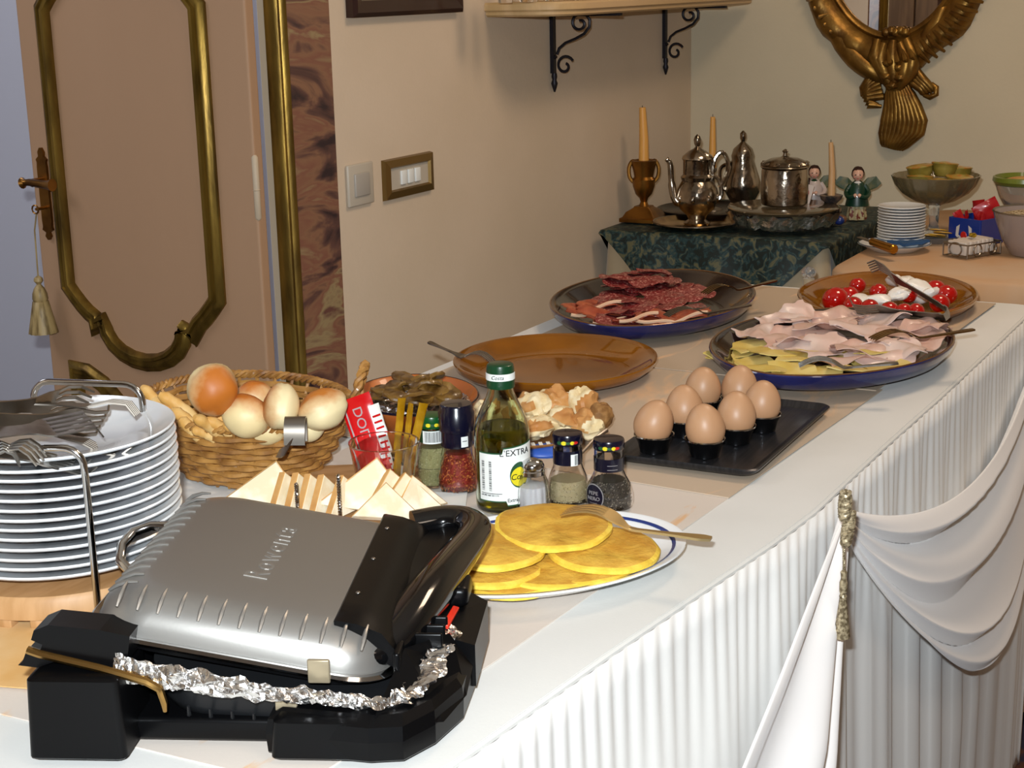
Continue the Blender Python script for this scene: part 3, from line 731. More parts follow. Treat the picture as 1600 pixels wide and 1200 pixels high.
for sd, n_ in (('near', 13), ('hinge', 14)):
    first = None
    for k in range(n_):
        if sd == 'near':
            x = .022+k*.0168
            if x > .245: break
            pts = [(x, .006+i, z) for z, i in rp]
        else:
            y = .040+k*.0175; pts = [(i, y, z) for z, i in rp]
        if first is None:
            base_ = Vector(pts[0]); first = obj('rib', tube([TILT.to_3x3() @ (Vector(p)-base_) for p in pts], [.0010, .0016, .0022, .0012], 6), lid_m, lid)
            o = first
        else: o = first.copy(); COL.objects.link(o); o.parent = lid
        o.location = TILT @ Vector(pts[0])
v_, f_ = text_mesh('Rowenta', .030, None, .0003, spacing=1.22)
obj('lettering', ([TILT @ Vector((.118-p.y, .150+p.x, .0372+p.z)) for p in v_], f_), M('lid_letter', '9e9b96', .42, .72), lid, False)
# upper plate under the lid and lower plate
def pring(z, i, x0=.006, lx=.236, r_=.04): return [TILT @ Vector(p) for p in rrect(lx-2*i, .280-2*i, r_, 8, z, x0+lx/2, LY/2+.006)]
obj('upper_plate', loft([pring(z, i) for z, i in ((-.0025, .002), (-.012, .004), (-.013, .010))]), MATS['black_plastic'], gr)
T2 = Matrix.Translation((0.0, 0, .060)) @ Matrix.Rotation(R(6.0), 4, 'Y')
def lring(z, i): return [T2 @ Vector(p) for p in rrect(.215-2*i, .288-2*i, .05, 8, z, .045+.1075, LY/2+.000)]
lp_m = M('dark_cast_plate', '1d1e20', .38, .3, bump=.1, bscale=300, bdist=.0005)
lp = obj('lower_plate', loft([lring(z, i) for z, i in ((-.040, .030), (-.038, .018), (-.032, .008), (-.022, .003), (-.004, 0), (-.001, -.002), (.002, -.002), (.002, .004))]), lp_m, gr)
obj('plate_rim', loft([lring(z, i) for z, i in ((-.0405, .026), (-.0385, .0165), (-.0375, .0165), (-.037, .020))], False, False), steel, lp)
for k in range(8):
    o = obj('rib', tube([T2 @ Vector((.085+k*.018, .0000, -.020)), T2 @ Vector((.085+k*.018, .004, -.030))], [.0012, .0018], 5), lp_m, lp)
obj('base_pan', box(.03, .245, .0, .285, .0, .020, .004), blackp, gr)
# hinge legs: tall tapered blocks
def pfoot(x0, x1, y0, y1, z1, tx=.004, ty=.004, bv=.006):
    rs = []
    for q, i in ((0, .002), (.002, 0), (z1-.003, tx*.6), (z1, tx+.003)): rs.append(rrect(x1-x0-2*i, y1-y0-2*i, bv, 3, q, (x0+x1)/2, (y0+y1)/2))
    return loft(rs)
obj('rear_leg', pfoot(-.040, .040, -.036, .040, .070), blackp, gr); obj('rear_leg', pfoot(.0, .05, .255, .30, .060), blackp, gr)
obj('rear_bridge', box(-.034, .030, .03, .27, .012, .060, .006), blackp, gr)
def prism(poly, y0, y1): return loft([[(x, y0, z) for x, z in poly], [(x, y1, z) for x, z in poly]])
hp = [(-.050, .078), (-.034, .076), (-.018, .082), (.034, .072), (.040, .082), (.044, .104), (.020, .109), (-.022, .113), (-.034, .108), (-.037, .100), (-.028, .096), (-.030, .092), (-.042, .090), (-.046, .081)]
obj('hinge_arm', prism([(a, c-.006) for a, c in hp], -.014, .018), blackp, gr, False); obj('hinge_arm', prism([(a*.6+.018, c-.014) for a, c in hp], .275, .305), blackp, gr, False)
obj('brass_rod', tube([(-.040, -.015, .086), (-.030, -.016, .083), (.02, -.020, .073), (.058, -.024, .064), (.068, -.024, .058), (.070, -.022, .045), (.069, -.018, .036)], [.0035]*5+[.003, .002], 8), M('brass_rod_m', 'b08a50', .25, 1), gr)
obj('wire_stand', tube([(.010, .222, .106), (-.010, .222, .106), (-.026, .216, .102), (-.033, .202, .094), (-.030, .186, .084), (-.018, .176, .078), (.004, .174, .076)], .005, 10), chrome, gr)
for (x, y, z, h_) in ((.192, -.004, .0545, .020), (.165, -.008, .030, .014)):
    obj('clip', box(x-.009, x+.009, y, y+.004, z, z+h_, .001), M('clip_metal', 'a89a80', .35, .6), gr)
# front housing, bowed handle and the recess between
def onlid(x, y, z): return TILT @ Vector((x, y, z))
hs = []
for y in np.linspace(.030, .292, 24):
    e = min(1, (y-.030)/.02, (.296-y)/.02); e = max(.2, e)
    hs.append([onlid(.196, y, .0368), onlid(.198, y, .0368+.004*e), onlid(.215, y, .0368+.004*e), onlid(.236, y, .033+.002*e), onlid(.250, y, .020), onlid(.250, y, .006), onlid(.20, y, .02)])
housing = obj('handle_housing', loft(hs), blackp, gr, True, 50)
for y in (.085, .165, .245): obj('screw', blob(.0022, .0022, .0012, nu=10, nv=6), steel, housing, xf=Matrix.Translation(onlid(.206, y, .0412)))
hpth = [(.222, .036, .062), (.234, .048, .062), (.246, .074, .066), (.257, .112, .071), (.267, .155, .075), (.277, .205, .078), (.286, .250, .080), (.289, .285, .081), (.279, .308, .082), (.256, .314, .082), (.226, .304, .080)]
def smooth(pts, n=6):
    P_ = [Vector(p) for p in pts]; out = []
    for i in range(len(P_)-1):
        p0, p1, p2, p3 = P_[max(0, i-1)], P_[i], P_[i+1], P_[min(len(P_)-1, i+2)]
        for k in range(n):
            t_ = k/n; out.append(.5*((2*p1)+(p2-p0)*t_+(2*p0-5*p1+4*p2-p3)*t_*t_+(3*p1-p0-3*p2+p3)*t_**3))
    return out+[P_[-1]]
hc = smooth(hpth, 6); rings = []
for i, (p, t_, a, b_) in enumerate(frames(hc, Vector((0, 0, 1)))):
    q = i/(len(hc)-1); w_ = .017+.004*math.sin(math.pi*min(1, q*1.6)); h_ = .012+.007*math.exp(-((q-.35)/.18)**2)
    rings.append([p+b_*w_*math.cos(2*math.pi*k/20)+a*h_*math.sin(2*math.pi*k/20) for k in range(20)])
obj('handle', loft(rings), blackg, gr, True, 60)
def web(u, v):
    i = int(round(v*(len(hc)-1))); p = hc[i]; y = .040+.25*v; a = onlid(.232, y, .034)
    q = a*(1-u)+p*u; q.z += -.007*math.sin(math.pi*u)+.001*u; return q
obj('handle_web', sheet(web, 10, 40, .006), blackp, gr, True, 60)
obj('handle_trim', tube([hc[i]+Vector((.010, -.004, -.009)) for i in range(8, len(hc)-12)], .0012, 6), M('trim_line', '8c7a5c', .3, .8), gr)
# front base: foot, wings and control console
bp_ = [(.150, -.020), (.235, -.034), (.262, -.030), (.284, .000), (.302, .045), (.308, .140), (.304, .185), (.275, .205), (.150, .215)]
def insp(pts, q):
    c = Vector((sum(p[0] for p in pts)/len(pts), sum(p[1] for p in pts)/len(pts))); return [c+(Vector(p)-c)*(1-q) for p in pts]
obj('front_foot', loft([[(p[0], p[1], z) for p in insp(bp_, q)] for z, q in ((0, .03), (.002, .01), (.018, 0), (.030, .02), (.036, .12))]), blackp, gr, False)
obj('front_foot', pfoot(.155, .236, -.030, .05, .034), blackp, gr)
wing = [[(.240, -.028, .030), (.290, .005, .018), (.304, .050, .020), (.306, .085, .030), (.290, .080, .058), (.255, .04, .060)],
        [(.240, -.020, .038), (.286, .010, .024), (.298, .050, .027), (.300, .080, .036), (.288, .076, .064), (.255, .04, .066)]]
obj('base_wing', loft(wing), blackp, gr, False)
con = obj('control_console', loft([[(.250, .085, z0_), (.308, .088, z1_), (.310, .185, z1_), (.262, .205, z0_)] for z0_, z1_ in ((.010, .010), (.062, .044), (.066, .048))]), blackp, gr, False)
obj('console_cap', box(.262, .296, .150, .192, .055, .074, .005), blackp, gr)
obj('indicator_bar', box(-.003, .003, -.022, .022, -.002, .002, .0008), redp, con, xf=Matrix.Translation((.284, .118, .0605)) @ Matrix.Rotation(R(14), 4, 'Y') @ Matrix.Rotation(R(-6), 4, 'Z'))
obj('console_ridge', box(.248, .254, .02, .17, .030, .070, .002), blackp, con)
for k in range(3): obj('console_ridge', box(.256, .284, .060+k*.018, .064+k*.018, .050, .070, .0015), blackp, con)

# crumpled foil wrapped over the plates
path = [(.030, -.008), (.10, -.012), (.19, -.010), (.236, -.004), (.252, .012), (.260, .035), (.262, .06), (.262, .085), (.260, .11)]
fp = smooth([(x, y, 0) for x, y in path], 12); rs = random.Random(3); NF = len(fp)
def foilf(u, v):
    f_ = u*(NF-1); i = min(NF-2, int(f_)); p = fp[i].lerp(fp[i+1], f_-i)
    t_ = (fp[i+1]-fp[i]).normalized(); nrm = Vector((t_.y, -t_.x, 0))
    zr = .093-.1835*p.x+.000+(0 if u < .55 else .012*min(1, (u-.55)*6)); zl = .060-.105*p.x-.002+(0 if u < .55 else .024*min(1, (u-.55)*5))
    z = zr*(1-v)+zl*v; z = z+(.010*(v-.5) if u < .42 else 0)*-1*0+(.004-.008*(1-v) if u < .42 else 0)
    w_ = .5+.5*noise.noise(Vector((u*9, 0, 2)))
    fr = 1 if u < .45 else 1.5
    out = (.004+.012*math.sin(math.pi*v)*w_*fr)+(0 if u < .55 else .012*min(1, (u-.55)*8)*math.sin(math.pi*(.15+.85*v)))
    q = Vector((p.x*60, p.y*60, v*4))
    c = noise.noise(q)*.006*fr+abs(noise.noise(q*2.3))*.006*fr
    p2 = p+nrm*(out+c); return (p2.x, p2.y, z+noise.noise(q*1.7+Vector((9, 0, 0)))*.005)
fo = obj('foil_sheet', grid(foilf, 190, 12), foil, None, False); fo.location = GO; fo.rotation_euler = (0, 0, GA)
tag(fo, 'crumpled aluminium foil sticking out between the grill plates', 'foil')
fo.modifiers.new('thick', 'SOLIDIFY').thickness = .0003

# ================================================================ plate stack in a wire rack
PC = Vector((1.112, 1.148, 0)); NPL = 13; PZ0 = TZ+.036; DZ = .0099
rk = thing('plate_rack', 'round wooden plate rack with tall chrome wire arches', 'rack', (PC.x, PC.y, TZ+.004))
wb = MB(); wb.add(*lathe([(.120, .007), (.128, .009), (.128, .026), (.124, .0315)], 64)); wb.build('wooden_base', wood, rk)
for k in range(24):
    a = 2*math.pi*k/24
    if k == 0: dn = obj('dentil', box(-.007, .007, -.007, .007, 0, .008, .001), wood, rk); o = dn
    else: o = dn.copy(); COL.objects.link(o); o.parent = rk
    o.location = (.119*math.cos(a), .119*math.sin(a), 0); o.rotation_euler = (0, 0, a)
def arch(f0, f1, h, nm='wire_arch'):
    f0 = Vector(f0)-PC; f1 = Vector(f1)-PC; d = (f1-f0).to_3d(); d.z = 0
    pts = [Vector((f0.x, f0.y, 0)), Vector((f0.x, f0.y, h-.03))]
    for k in range(1, 6):
        a = R(90*k/6); pts.append(Vector((f0.x, f0.y, h-.02))+d.normalized()*.02*(1-math.cos(a))+Vector((0, 0, .02*math.sin(a))))
    pts += [Vector((f0.x, f0.y, h))+d.normalized()*.02, Vector((f0.x, f0.y, h))+d*.5, Vector((f1.x, f1.y, h))-d.normalized()*.02]
    for k in range(5, 0, -1):
        a = R(90*k/6); pts.append(Vector((f1.x, f1.y, h-.02))-d.normalized()*.02*(1-math.cos(a))+Vector((0, 0, .02*math.sin(a))))
    pts += [Vector((f1.x, f1.y, h-.03)), Vector((f1.x, f1.y, 0))]
    obj(nm, tube(pts, .0036, 10), chrome, rk)
arch((1.036, 1.036, 0), (.955, 1.19, 0), .180)
fa, fb = PZ(221, 604, .945), PZ(50, 598, .945)
arch((fa.x, fa.y, 0), (fb.x, fb.y, 0), .193)
plate_prof = [(.055, 0), (.070, .0015), (.078, .006), (.112, .0125), (.1195, .0145), (.1210, .0165), (.1195, .0178), (.112, .0160), (.080, .0095), (.070, .0050), (.001, .0040)]
words_ = ['topmost', 'second', 'third', 'fourth', 'fifth', 'sixth', 'seventh', 'eighth', 'ninth', 'tenth', 'eleventh', 'twelfth', 'thirteenth']
rs = random.Random(2); p0 = None
for k in range(NPL):
    if p0 is None: p0 = obj('dinner_plate', lathe(plate_prof, 72), porc); o = p0
    else: o = dup(p0)
    o.location = (PC.x+rs.uniform(-.0012, .0012), PC.y+rs.uniform(-.0012, .0012), PZ0+DZ*(NPL-1-k)); o.rotation_euler = (0, 0, k)
    lab = 'white dinner plate holding the tongs, topmost of the tall stack' if k == 0 else ('lowest white dinner plate of the tall stack on the wooden rack' if k == NPL-1 else 'white dinner plate %s from the top of the tall stack' % words_[k])
    tag(o, lab, 'plate', 'white dinner plates in the wire rack')
PTOP = PZ0+DZ*(NPL-1)

# ---------------------------------------------------------------- cutlery builders (lie along +x, rest near z = 0)
def fork_mesh(L=.19, w=.024, tines=4):
    hd = MB(); hl = MB()
    pr = lambda x: .016*math.exp(-((x-.035)/.03)**2)*0+(.004+.012*math.sin(math.pi*min(1, x/(L*.45)))+.010*(max(0, x-.5*L)/(.5*L)))
    xs = np.linspace(.045, .075, 6); hd.add(*ribbon([(x, 0, pr(x)) for x in xs], [w*.98, w, w*.9, w*.62, w*.36, w*.26], .0018, (0, 1, 0)))
    for k in range(tines):
        y = (k-(tines-1)/2)*w/(tines-.25); hd.add(*ribbon([(x, 0, pr(x)) for x in np.linspace(0, .047, 6)], [.0015]+[w/tines*.58]*5, .0017, (0, 1, 0), off=y))
    xs = np.linspace(.072, L, 12); ws = [w*.27, w*.24, w*.22, w*.22, w*.23, w*.26, w*.30, w*.36, w*.43, w*.50, w*.52, w*.36]
    hl.add(*ribbon([(x, 0, pr(x)) for x in xs], ws, .0026, (0, 1, 0)))
    return hd, hl
def place_xf(p0, p1, roll=0):
    p0 = Vector(p0); p1 = Vector(p1); x = (p1-p0).normalized(); y = Vector((0, 0, 1)).cross(x).normalized(); z = x.cross(y)
    m = Matrix((x, y, z)).transposed().to_4x4(); return Matrix.Translation(p0) @ m @ Matrix.Rotation(roll, 4, 'X')
FK = {}
def fork(p0, p1, label, mat=None, group=None, name='fork', w=.024, roll=0):
    mat = mat or steel; L_ = (Vector(p1)-Vector(p0)).length; hd, hl = fork_mesh(L_, w)
    t_ = thing(name, label, 'fork', group=group); t_.matrix_world = place_xf(p0, p1, roll)
    hd.build('fork_head', mat, t_); hl.build('handle', mat, t_); return t_
def spoon(p0, p1, label, mat=None, w=.034, group=None):
    mat = mat or steel; L_ = (Vector(p1)-Vector(p0)).length
    t_ = thing('serving_spoon', label, 'spoon', group=group); t_.matrix_world = place_xf(p0, p1)
    def f_(u, v):
        a = 2*math.pi*v; r_ = u; return (.030-.030*r_*math.cos(a), w/2*r_*math.sin(a), .001+.008*r_**2)
    obj('bowl', sheet(f_, 6, 20, .0012), mat, t_)
    xs = np.linspace(.056, L_, 12); obj('handle', ribbon([(x, 0, .008+.012*math.sin(math.pi*(x/L_)*.9)) for x in xs], [.007, .005, .005, .005, .006, .007, .008, .009, .011, .013, .014, .010], .0026, (0, 1, 0)), mat, t_)
    return t_
def tongs(p_tip, p_end, label, mat=None, open_=.030, w=.030, group=None, roll=0, tines=5):
    mat = mat or steel; L_ = (Vector(p_end)-Vector(p_tip)).length
    t_ = thing('serving_tongs', label, 'tongs', group=group); t_.matrix_world = place_xf(p_tip, p_end, roll)
    for s_ in (1, -1):
        b_ = MB(); z = lambda x: s_*(.006+open_*(1-x/L_)**.9*(1 if x < L_*.97 else .4))+.006*math.sin(math.pi*min(1, x/(.25*L_)))*s_*.8
        xs = np.linspace(.048, L_-.004, 10); b_.add(*ribbon([(x, 0, z(x)) for x in xs], [w, w*.9, w*.6, w*.5, w*.5, w*.52, w*.55, w*.6, w*.62, w*.62], .0016, (0, 1, 0)))
        ty = .6*w
        for k in range(tines):
            y = (k-(tines-1)/2)*w/(tines-.4); b_.add(*ribbon([(.050, 0, z(.05)), (.030, 0, z(.03)+s_*.002), (.012, 0, z(.012)+s_*.001), (.002, 0, z(.002)-s_*.007)], [w/tines*.55]*3+[w/tines*.3], .0016, (0, 1, 0), off=y))
        b_.build('tongs_arm', mat, t_)
    obj('bend', ribbon([(L_-.006, 0, -.0085), (L_+.001, 0, -.007), (L_+.004, 0, 0), (L_+.001, 0, .007), (L_-.006, 0, .0085)], w*.62, .0016, (0, 1, 0)), mat, t_)
    return t_
zt = PTOP+.016
tongs(PZ(215, 672, zt+.004), PZ(-60, 636, zt+.035), 'steel serving tongs with slotted claws, rearmost on the plate stack', darksteel, open_=.016, w=.040, roll=R(10))
tongs(PZ(150, 694, zt+.004), PZ(-50, 690, zt+.030), 'wide steel serving tongs in the middle of the plate stack', steel, open_=.016, w=.040, roll=R(-12))
tongs(PZ(152, 640, zt+.014), PZ(-60, 652, zt+.050), 'dark handled tongs lying highest on the plate stack', darksteel, open_=.012, w=.032, roll=R(60))
fork(PZ(64, 727, zt+.004), PZ(-70, 690, zt+.028), 'serving fork with tines over the near edge of the top plate', steel, w=.036)
fork(PZ(28, 729, zt+.004), PZ(-90, 700, zt+.030), 'leftmost serving fork on the plate stack, cut off by photo edge', steel, w=.036)
# ================================================================ bread basket
BC = Vector((1.512, 1.222, TZ+.003)); BA = R(72); UP_ = Vector((0, 0, 1))
bk = thing('bread_basket', 'oval wicker basket full of rolls and breadsticks', 'basket', BC, BA)
def bell(z):  # semi axes at height z (0 .. .085)
    q = z/.085; return .100+.056*q**.85, .078+.042*q**.85
NS = 34
for row in range(9):
    z = .006+row*.0088; a, b_ = bell(z); pts = []
    for k in range(NS*4):
        an = 2*math.pi*k/(NS*4); w_ = .0030*math.cos(an*NS/2+math.pi*row); pts.append(((a+w_)*math.cos(an), (b_+w_)*math.sin(an), z+.0006*math.sin(an*7+row)))
    v_, f_ = tube(pts, .0036, 6, closed=True); v_ = [Vector((p.x, p.y, z+(p.z-z)*1.25)) for p in v_]
    obj('weaver', (v_, f_), wicker, bk)
for k in range(NS):
    an = 2*math.pi*(k+.5)/NS; pts = []
    for z in (0, .02, .045, .07, .088): a, b_ = bell(z); pts.append((a*math.cos(an), b_*math.sin(an), z))
    obj('stake', tube(pts, .0026, 5), wicker, bk)
obj('basket_bottom', lathe([(1, .002), (1, .005)], 48, .099, .077), wicker, bk)
for s_ in range(3):
    pts = []
    for k in range(240):
        an = 2*math.pi*k/240; t_ = an*30+s_*2*math.pi/3; a, b_ = bell(.086); pts.append(((a+.0035*math.cos(t_))*math.cos(an), (b_+.0035*math.cos(t_))*math.sin(an), .089+.0035*math.sin(t_)))
    obj('rim_strand', tube(pts, .0028, 5, closed=True), wicker, bk)
for sg, nm in ((-1, 'right'),):
    a, b_ = bell(.086); f0_ = R(224); n_0 = Vector((math.cos(f0_), math.sin(f0_), 0)); t_0 = Vector((-n_0.y, n_0.x, 0)); c_0 = Vector((a*math.cos(f0_), b_*math.sin(f0_), .088))
    pts = [c_0+t_0*.022*math.cos(q)+n_0*(.004+.014*math.sin(q))+UP_*.050*max(0, math.sin(q))**.8 for q in np.linspace(0, math.pi, 26)]
    hb = MB()
    for s_ in range(2):
        P2 = []
        for i, (p, t_, n_, m_) in enumerate(frames(pts, Vector((1, 0, 0)))): an = i*1.1+s_*math.pi; P2.append(p+(n_*math.cos(an)+m_*math.sin(an))*.0032)
        hb.add(*tube(P2, .0036, 6))
    hb.build('rope_handle', wicker, bk)
# rolls: two-tone crust browned on the side that faced the oven top
def roll_mat(name, c_hi, c_lo, pos, soft):
    m = bpy.data.materials.new(name); m.use_nodes = True; N = m.node_tree.nodes; L = m.node_tree.links; b = N['Principled BSDF']; b.inputs['Roughness'].default_value = .5
    tc = N.new('ShaderNodeTexCoord'); sp = N.new('ShaderNodeSeparateXYZ'); nz = N.new('ShaderNodeTexNoise'); nz.inputs['Scale'].default_value = 45; nz.inputs['Detail'].default_value = 5
    ad = N.new('ShaderNodeMath'); ad.operation = 'MULTIPLY_ADD'; ad.inputs[1].default_value = 14
    n2 = N.new('ShaderNodeMath'); n2.operation = 'MULTIPLY'; n2.inputs[1].default_value = .35
    L.new(tc.outputs['Object'], sp.inputs[0]); L.new(tc.outputs['Object'], nz.inputs['Vector']); L.new(sp.outputs['Z'], ad.inputs[0]); L.new(nz.outputs['Fac'], n2.inputs[0]); L.new(n2.outputs[0], ad.inputs[2])
    r = N.new('ShaderNodeValToRGB'); e = r.color_ramp.elements; e[0].position = pos; e[0].color = lin(c_lo); e[1].position = pos+soft; e[1].color = lin(c_hi)
    L.new(ad.outputs[0], r.inputs[0]); L.new(r.outputs[0], b.inputs['Base Color']); L.new
    bp = N.new('ShaderNodeBump'); bp.inputs['Strength'].default_value = .25; bp.inputs['Distance'].default_value = .001; L.new(nz.outputs['Fac'], bp.inputs['Height']); L.new(bp.outputs[0], b.inputs['Normal'])
    return m
bun_m = roll_mat('roll_crust', 'b4661e', 'e2cc98', .10, .30)
bun2_m = roll_mat('pale_roll_crust', 'b87028', 'e4d2a4', .22, .24)
def bun(px, py, z, rpx, label, up, mat, sq=.78, stretch=1.0, seed=0, seam=True):
    p = PZ(px, py, z); D_ = (p-CAM).dot(fwd); r_ = rpx*D_/F
    v_, f_ = blob(r_*stretch, r_, r_*sq, .10, 4, seed, 28, 18)
    if seam: v_ = [q*(1-.05*math.exp(-(q.z/(r_*.12))**2)) for q in v_]
    o = obj('bread_roll', (v_, f_), mat); q_ = Vector(up).normalized().to_track_quat('Z', 'Y'); o.rotation_mode = 'QUATERNION'; o.rotation_quaternion = q_; o.location = p
    return tag(o, label, 'bread roll', 'rolls in the bread basket')
tocam = -fwd
bun(333, 609, .895, 41, 'round brown roll perched highest on the left of the basket', tocam+rgt*.5-upv*.25, bun_m, .85, 1.0, 1)
bun(385, 650, .860, 37, 'pale roll in the middle of the basket, between two browner rolls', rgt*.35+upv*.95+tocam*-.4, bun_m, .95, 1.05, 4)
bun(439, 636, .872, 37, 'large roll standing on its edge near the basket centre', -rgt*.95+upv*.15+tocam*.15, bun2_m, .78, 1.22, 7)
bun(505, 640, .865, 38, 'rightmost roll in the basket, browned on top', -rgt*.35+upv*.85+tocam*.1, bun2_m, .85, 1.15, 11)
bun(398, 618, .865, 26, 'brown roll mostly hidden behind the pale roll in the basket', upv+tocam*.2, bun_m, .9, 1.1, 15, False)
bun(478, 668, .842, 26, 'roll deep in the basket under the tongs', upv, bun2_m, .9, 1.1, 17, False)
bun(418, 672, .838, 26, 'roll at the bottom front of the basket under the standing roll', upv, bun_m, .9, 1.1, 18, False)
st = [((222, 604), (262, 668), .875, .845, 9), ((236, 622), (292, 690), .862, .835, 9), ((248, 616), (312, 676), .872, .838, 10), ((268, 640), (322, 700), .858, .83, 10), ((280, 655), (318, 706), .85, .825, 10),
      ((304, 652), (352, 702), .862, .83, 10), ((322, 655), (372, 704), .856, .83, 9), ((336, 650), (384, 700), .856, .828, 9), ((350, 664), (402, 704), .852, .83, 9), ((212, 612), (250, 660), .868, .85, 8), ((300, 672), (345, 708), .842, .826, 8)]
nm_ = ['leaning farthest left against the basket rim', 'second from the left, sloping into the basket', 'lying across the left end of the pile', 'thick one left of the basket middle', 'at the front left rim of the basket', 'crossing the pile below the brown roll', 'below the topmost roll', 'half hidden under the topmost roll', 'rightmost, beside the pale roll', 'behind the leftmost, touching the chrome arch', 'lowest at the front rim of the basket']
for (a, b_, za, zb, rpx), nn in zip(st, nm_):
    p0_, p1_ = PZ(*a, za), PZ(b_[0]-3, b_[1]-17, zb-.004); r_ = rpx*1.0*((p0_-CAM).dot(fwd))/F; n_ = 12
    pts = [p0_.lerp(p1_, k/n_)+Vector((0, 0, .003*math.sin(3*k/n_))) for k in range(n_+1)]; rr = [r_*(.45 if k in (0, n_) else .85 if k in (1, n_-1) else 1)*(1+.06*math.sin(k*2.1+a[0])) for k in range(n_+1)]
    c = (p0_+p1_)/2; o = obj('breadstick', tube([p-c for p in pts], rr, 10), stick_m); o.location = c
    tag(o, 'breadstick '+nn, 'breadstick', 'breadsticks in the bread basket')
p = PZ(462, 668, .86)
t = thing('bread_tongs', 'dark chrome tongs end sticking out between the rolls', 'tongs', p)
a1 = (rgt*.5-upv*.8).normalized()
obj('bend', ribbon(smooth([-upv*.020+tocam*.010, -upv*.004+tocam*.012, upv*.007+tocam*.009, upv*.012+tocam*.002, upv*.008-tocam*.008, -upv*.016-tocam*.012], 4), .024, .0018, rgt), darksteel, t)
obj('tongs_arm', ribbon([-upv*.022+tocam*.012-rgt*.006, -upv*.027+tocam*.010-rgt*.012, -upv*.030-rgt*.02], [.022, .016, .010], .0018, (rgt*.5+upv).normalized()), darksteel, t)

# ================================================================ sandwich bread slices on a board
bd = thing('bread_board', 'wooden board under the white bread slices behind the grill', 'board', PZ(560, 792, TZ+.006), R(-58))
obj('board', box(-.075, .075, -.155, .14, 0, .010, .003), wood, bd)
wt = thing('paper_sheet', 'white square paper lying right of the bread slices', 'paper', (PZ(668, 792, TZ+.006)), R(28))
obj('sheet', box(-.055, .05, -.045, .05, 0, .0012), paperw, wt, False); obj('grey_border', box(-.056, -.052, -.046, .051, 0, .0016), M('grey_edge', '6a625c', .5), wt, False)
def slice_(px, py, z, nrm, spin, w_, h_, label, tri=False):
    c = PZ(px, py, z); th = .0095
    t_ = thing('bread_slice', label, 'bread slice', c, group='white bread slices on the board')
    n_ = Vector(nrm).normalized(); q_ = n_.to_track_quat('Z', 'Y'); t_.rotation_mode = 'QUATERNION'; t_.rotation_quaternion = q_ @ Matrix.Rotation(R(spin), 3, 'Z').to_quaternion()
    if tri: poly = [(-w_/2, -h_/2), (w_/2, -h_/2), (w_/2, h_/2)]
    else: poly = rrect(w_, h_, .008, 3, 0); poly = [(p[0], p[1]) for p in poly]
    if tri:
        out = []
        for i in range(3):
            a, b_ = Vector(poly[i]), Vector(poly[(i+1) % 3]); out += [a.lerp(b_, k/6) for k in range(6)]
        poly = out
    cen = Vector((sum(p[0] for p in poly)/len(poly), sum(p[1] for p in poly)/len(poly)))
    def ring(z_, i): return [(cen.x+(p[0]-cen.x)*(1-i), cen.y+(p[1]-cen.y)*(1-i), z_+.0006*noise.noise(Vector((p[0]*90, p[1]*90, z_*200)))) for p in poly]
    obj('crumb', loft([ring(-th/2, .05), ring(-th/2+.001, .02), ring(th/2-.001, .02), ring(th/2, .05)]), toastc, t_, False)
    cr = MB(); n2 = len(poly)
    ins_ = [(p[0], p[1]) for p in ring(0, .021)]; outs = [(p[0], p[1]) for p in ring(0, -.012)]
    lim = n2 if not tri else n2//3*2
    for i in range(lim):
        j = (i+1) % n2; v_ = [(ins_[i][0], ins_[i][1], -th/2+.0004), (outs[i][0], outs[i][1], -th/2+.0008), (outs[i][0], outs[i][1], th/2-.0008), (ins_[i][0], ins_[i][1], th/2-.0004),
                              (ins_[j][0], ins_[j][1], -th/2+.0004), (outs[j][0], outs[j][1], -th/2+.0008), (outs[j][0], outs[j][1], th/2-.0008), (ins_[j][0], ins_[j][1], th/2-.0004)]
        cr.add(v_, [(0, 1, 5, 4), (1, 2, 6, 5), (2, 3, 7, 6)])
    cr.build('crust', toastk, t_, False)
UP = Vector((0, 0, 1)); RT = r0; BK = Vector((0, 0, 1)).cross(r0)   # BK points away from camera along the ground? (sign fixed below)
BK = Vector((fwd.x, fwd.y, 0)).normalized()
SL = [(418, 796, .771, -BK*.80+UP*.45-RT*.1, 128, .080, .080, 'leftmost white bread triangle, broad side to the camera beside the basket', True),
      (456, 797, .770, -BK*.45+UP*.22+RT*.8, 135, .064, .064, 'second white bread triangle from the left, standing on edge', True),
      (476, 798, .770, -BK*.40+UP*.2+RT*.85, 135, .064, .064, 'third white bread triangle from the left, standing on edge', True),
      (496, 799, .770, -BK*.45+UP*.2+RT*.85, 138, .064, .064, 'fourth white bread triangle from the left, standing on edge', True),
      (516, 800, .770, -BK*.40+UP*.25+RT*.85, 132, .062, .062, 'fifth white bread triangle, just left of the twisted skewer', True),
      (545, 801, .770, -BK*.5+UP*.2+RT*.8, 135, .062, .062, 'white bread triangle just right of the twisted skewer', True),
      (578, 800, .771, -BK*.85+UP*.38+RT*.2, 122, .088, .088, 'largest white bread triangle, facing the camera in the row', True),
      (606, 812, .771, -BK*.65+UP*.6+RT*.4, 120, .062, .062, 'white bread triangle lying in front of the largest one', True),
      (620, 800, .770, -BK*.6+UP*.35+RT*.6, 128, .070, .070, 'white bread triangle behind the largest one on its right', True),
      (640, 800, .770, -BK*.65+UP*.4+RT*.5, 126, .064, .064, 'second white bread triangle from the right', True),
      (655, 796, .770, -BK*.6+UP*.4+RT*.6, 130, .056, .056, 'rightmost white bread triangle of the row', True)]
for a in SL: slice_(*a)
def skewer(px, py, px1, py1, z0, z1, label):
    a, b_ = PZ(px, py, z0), PZ(px1, py1, z1)
    b_ = a+UP*(z1-z0)+(b_-a)*0
    t_ = thing('twisted_skewer', label, 'skewer', a); twist((0, 0, 0), b_-a, .0021, 9, 2, 80, .62).build('wire', chrome, t_)
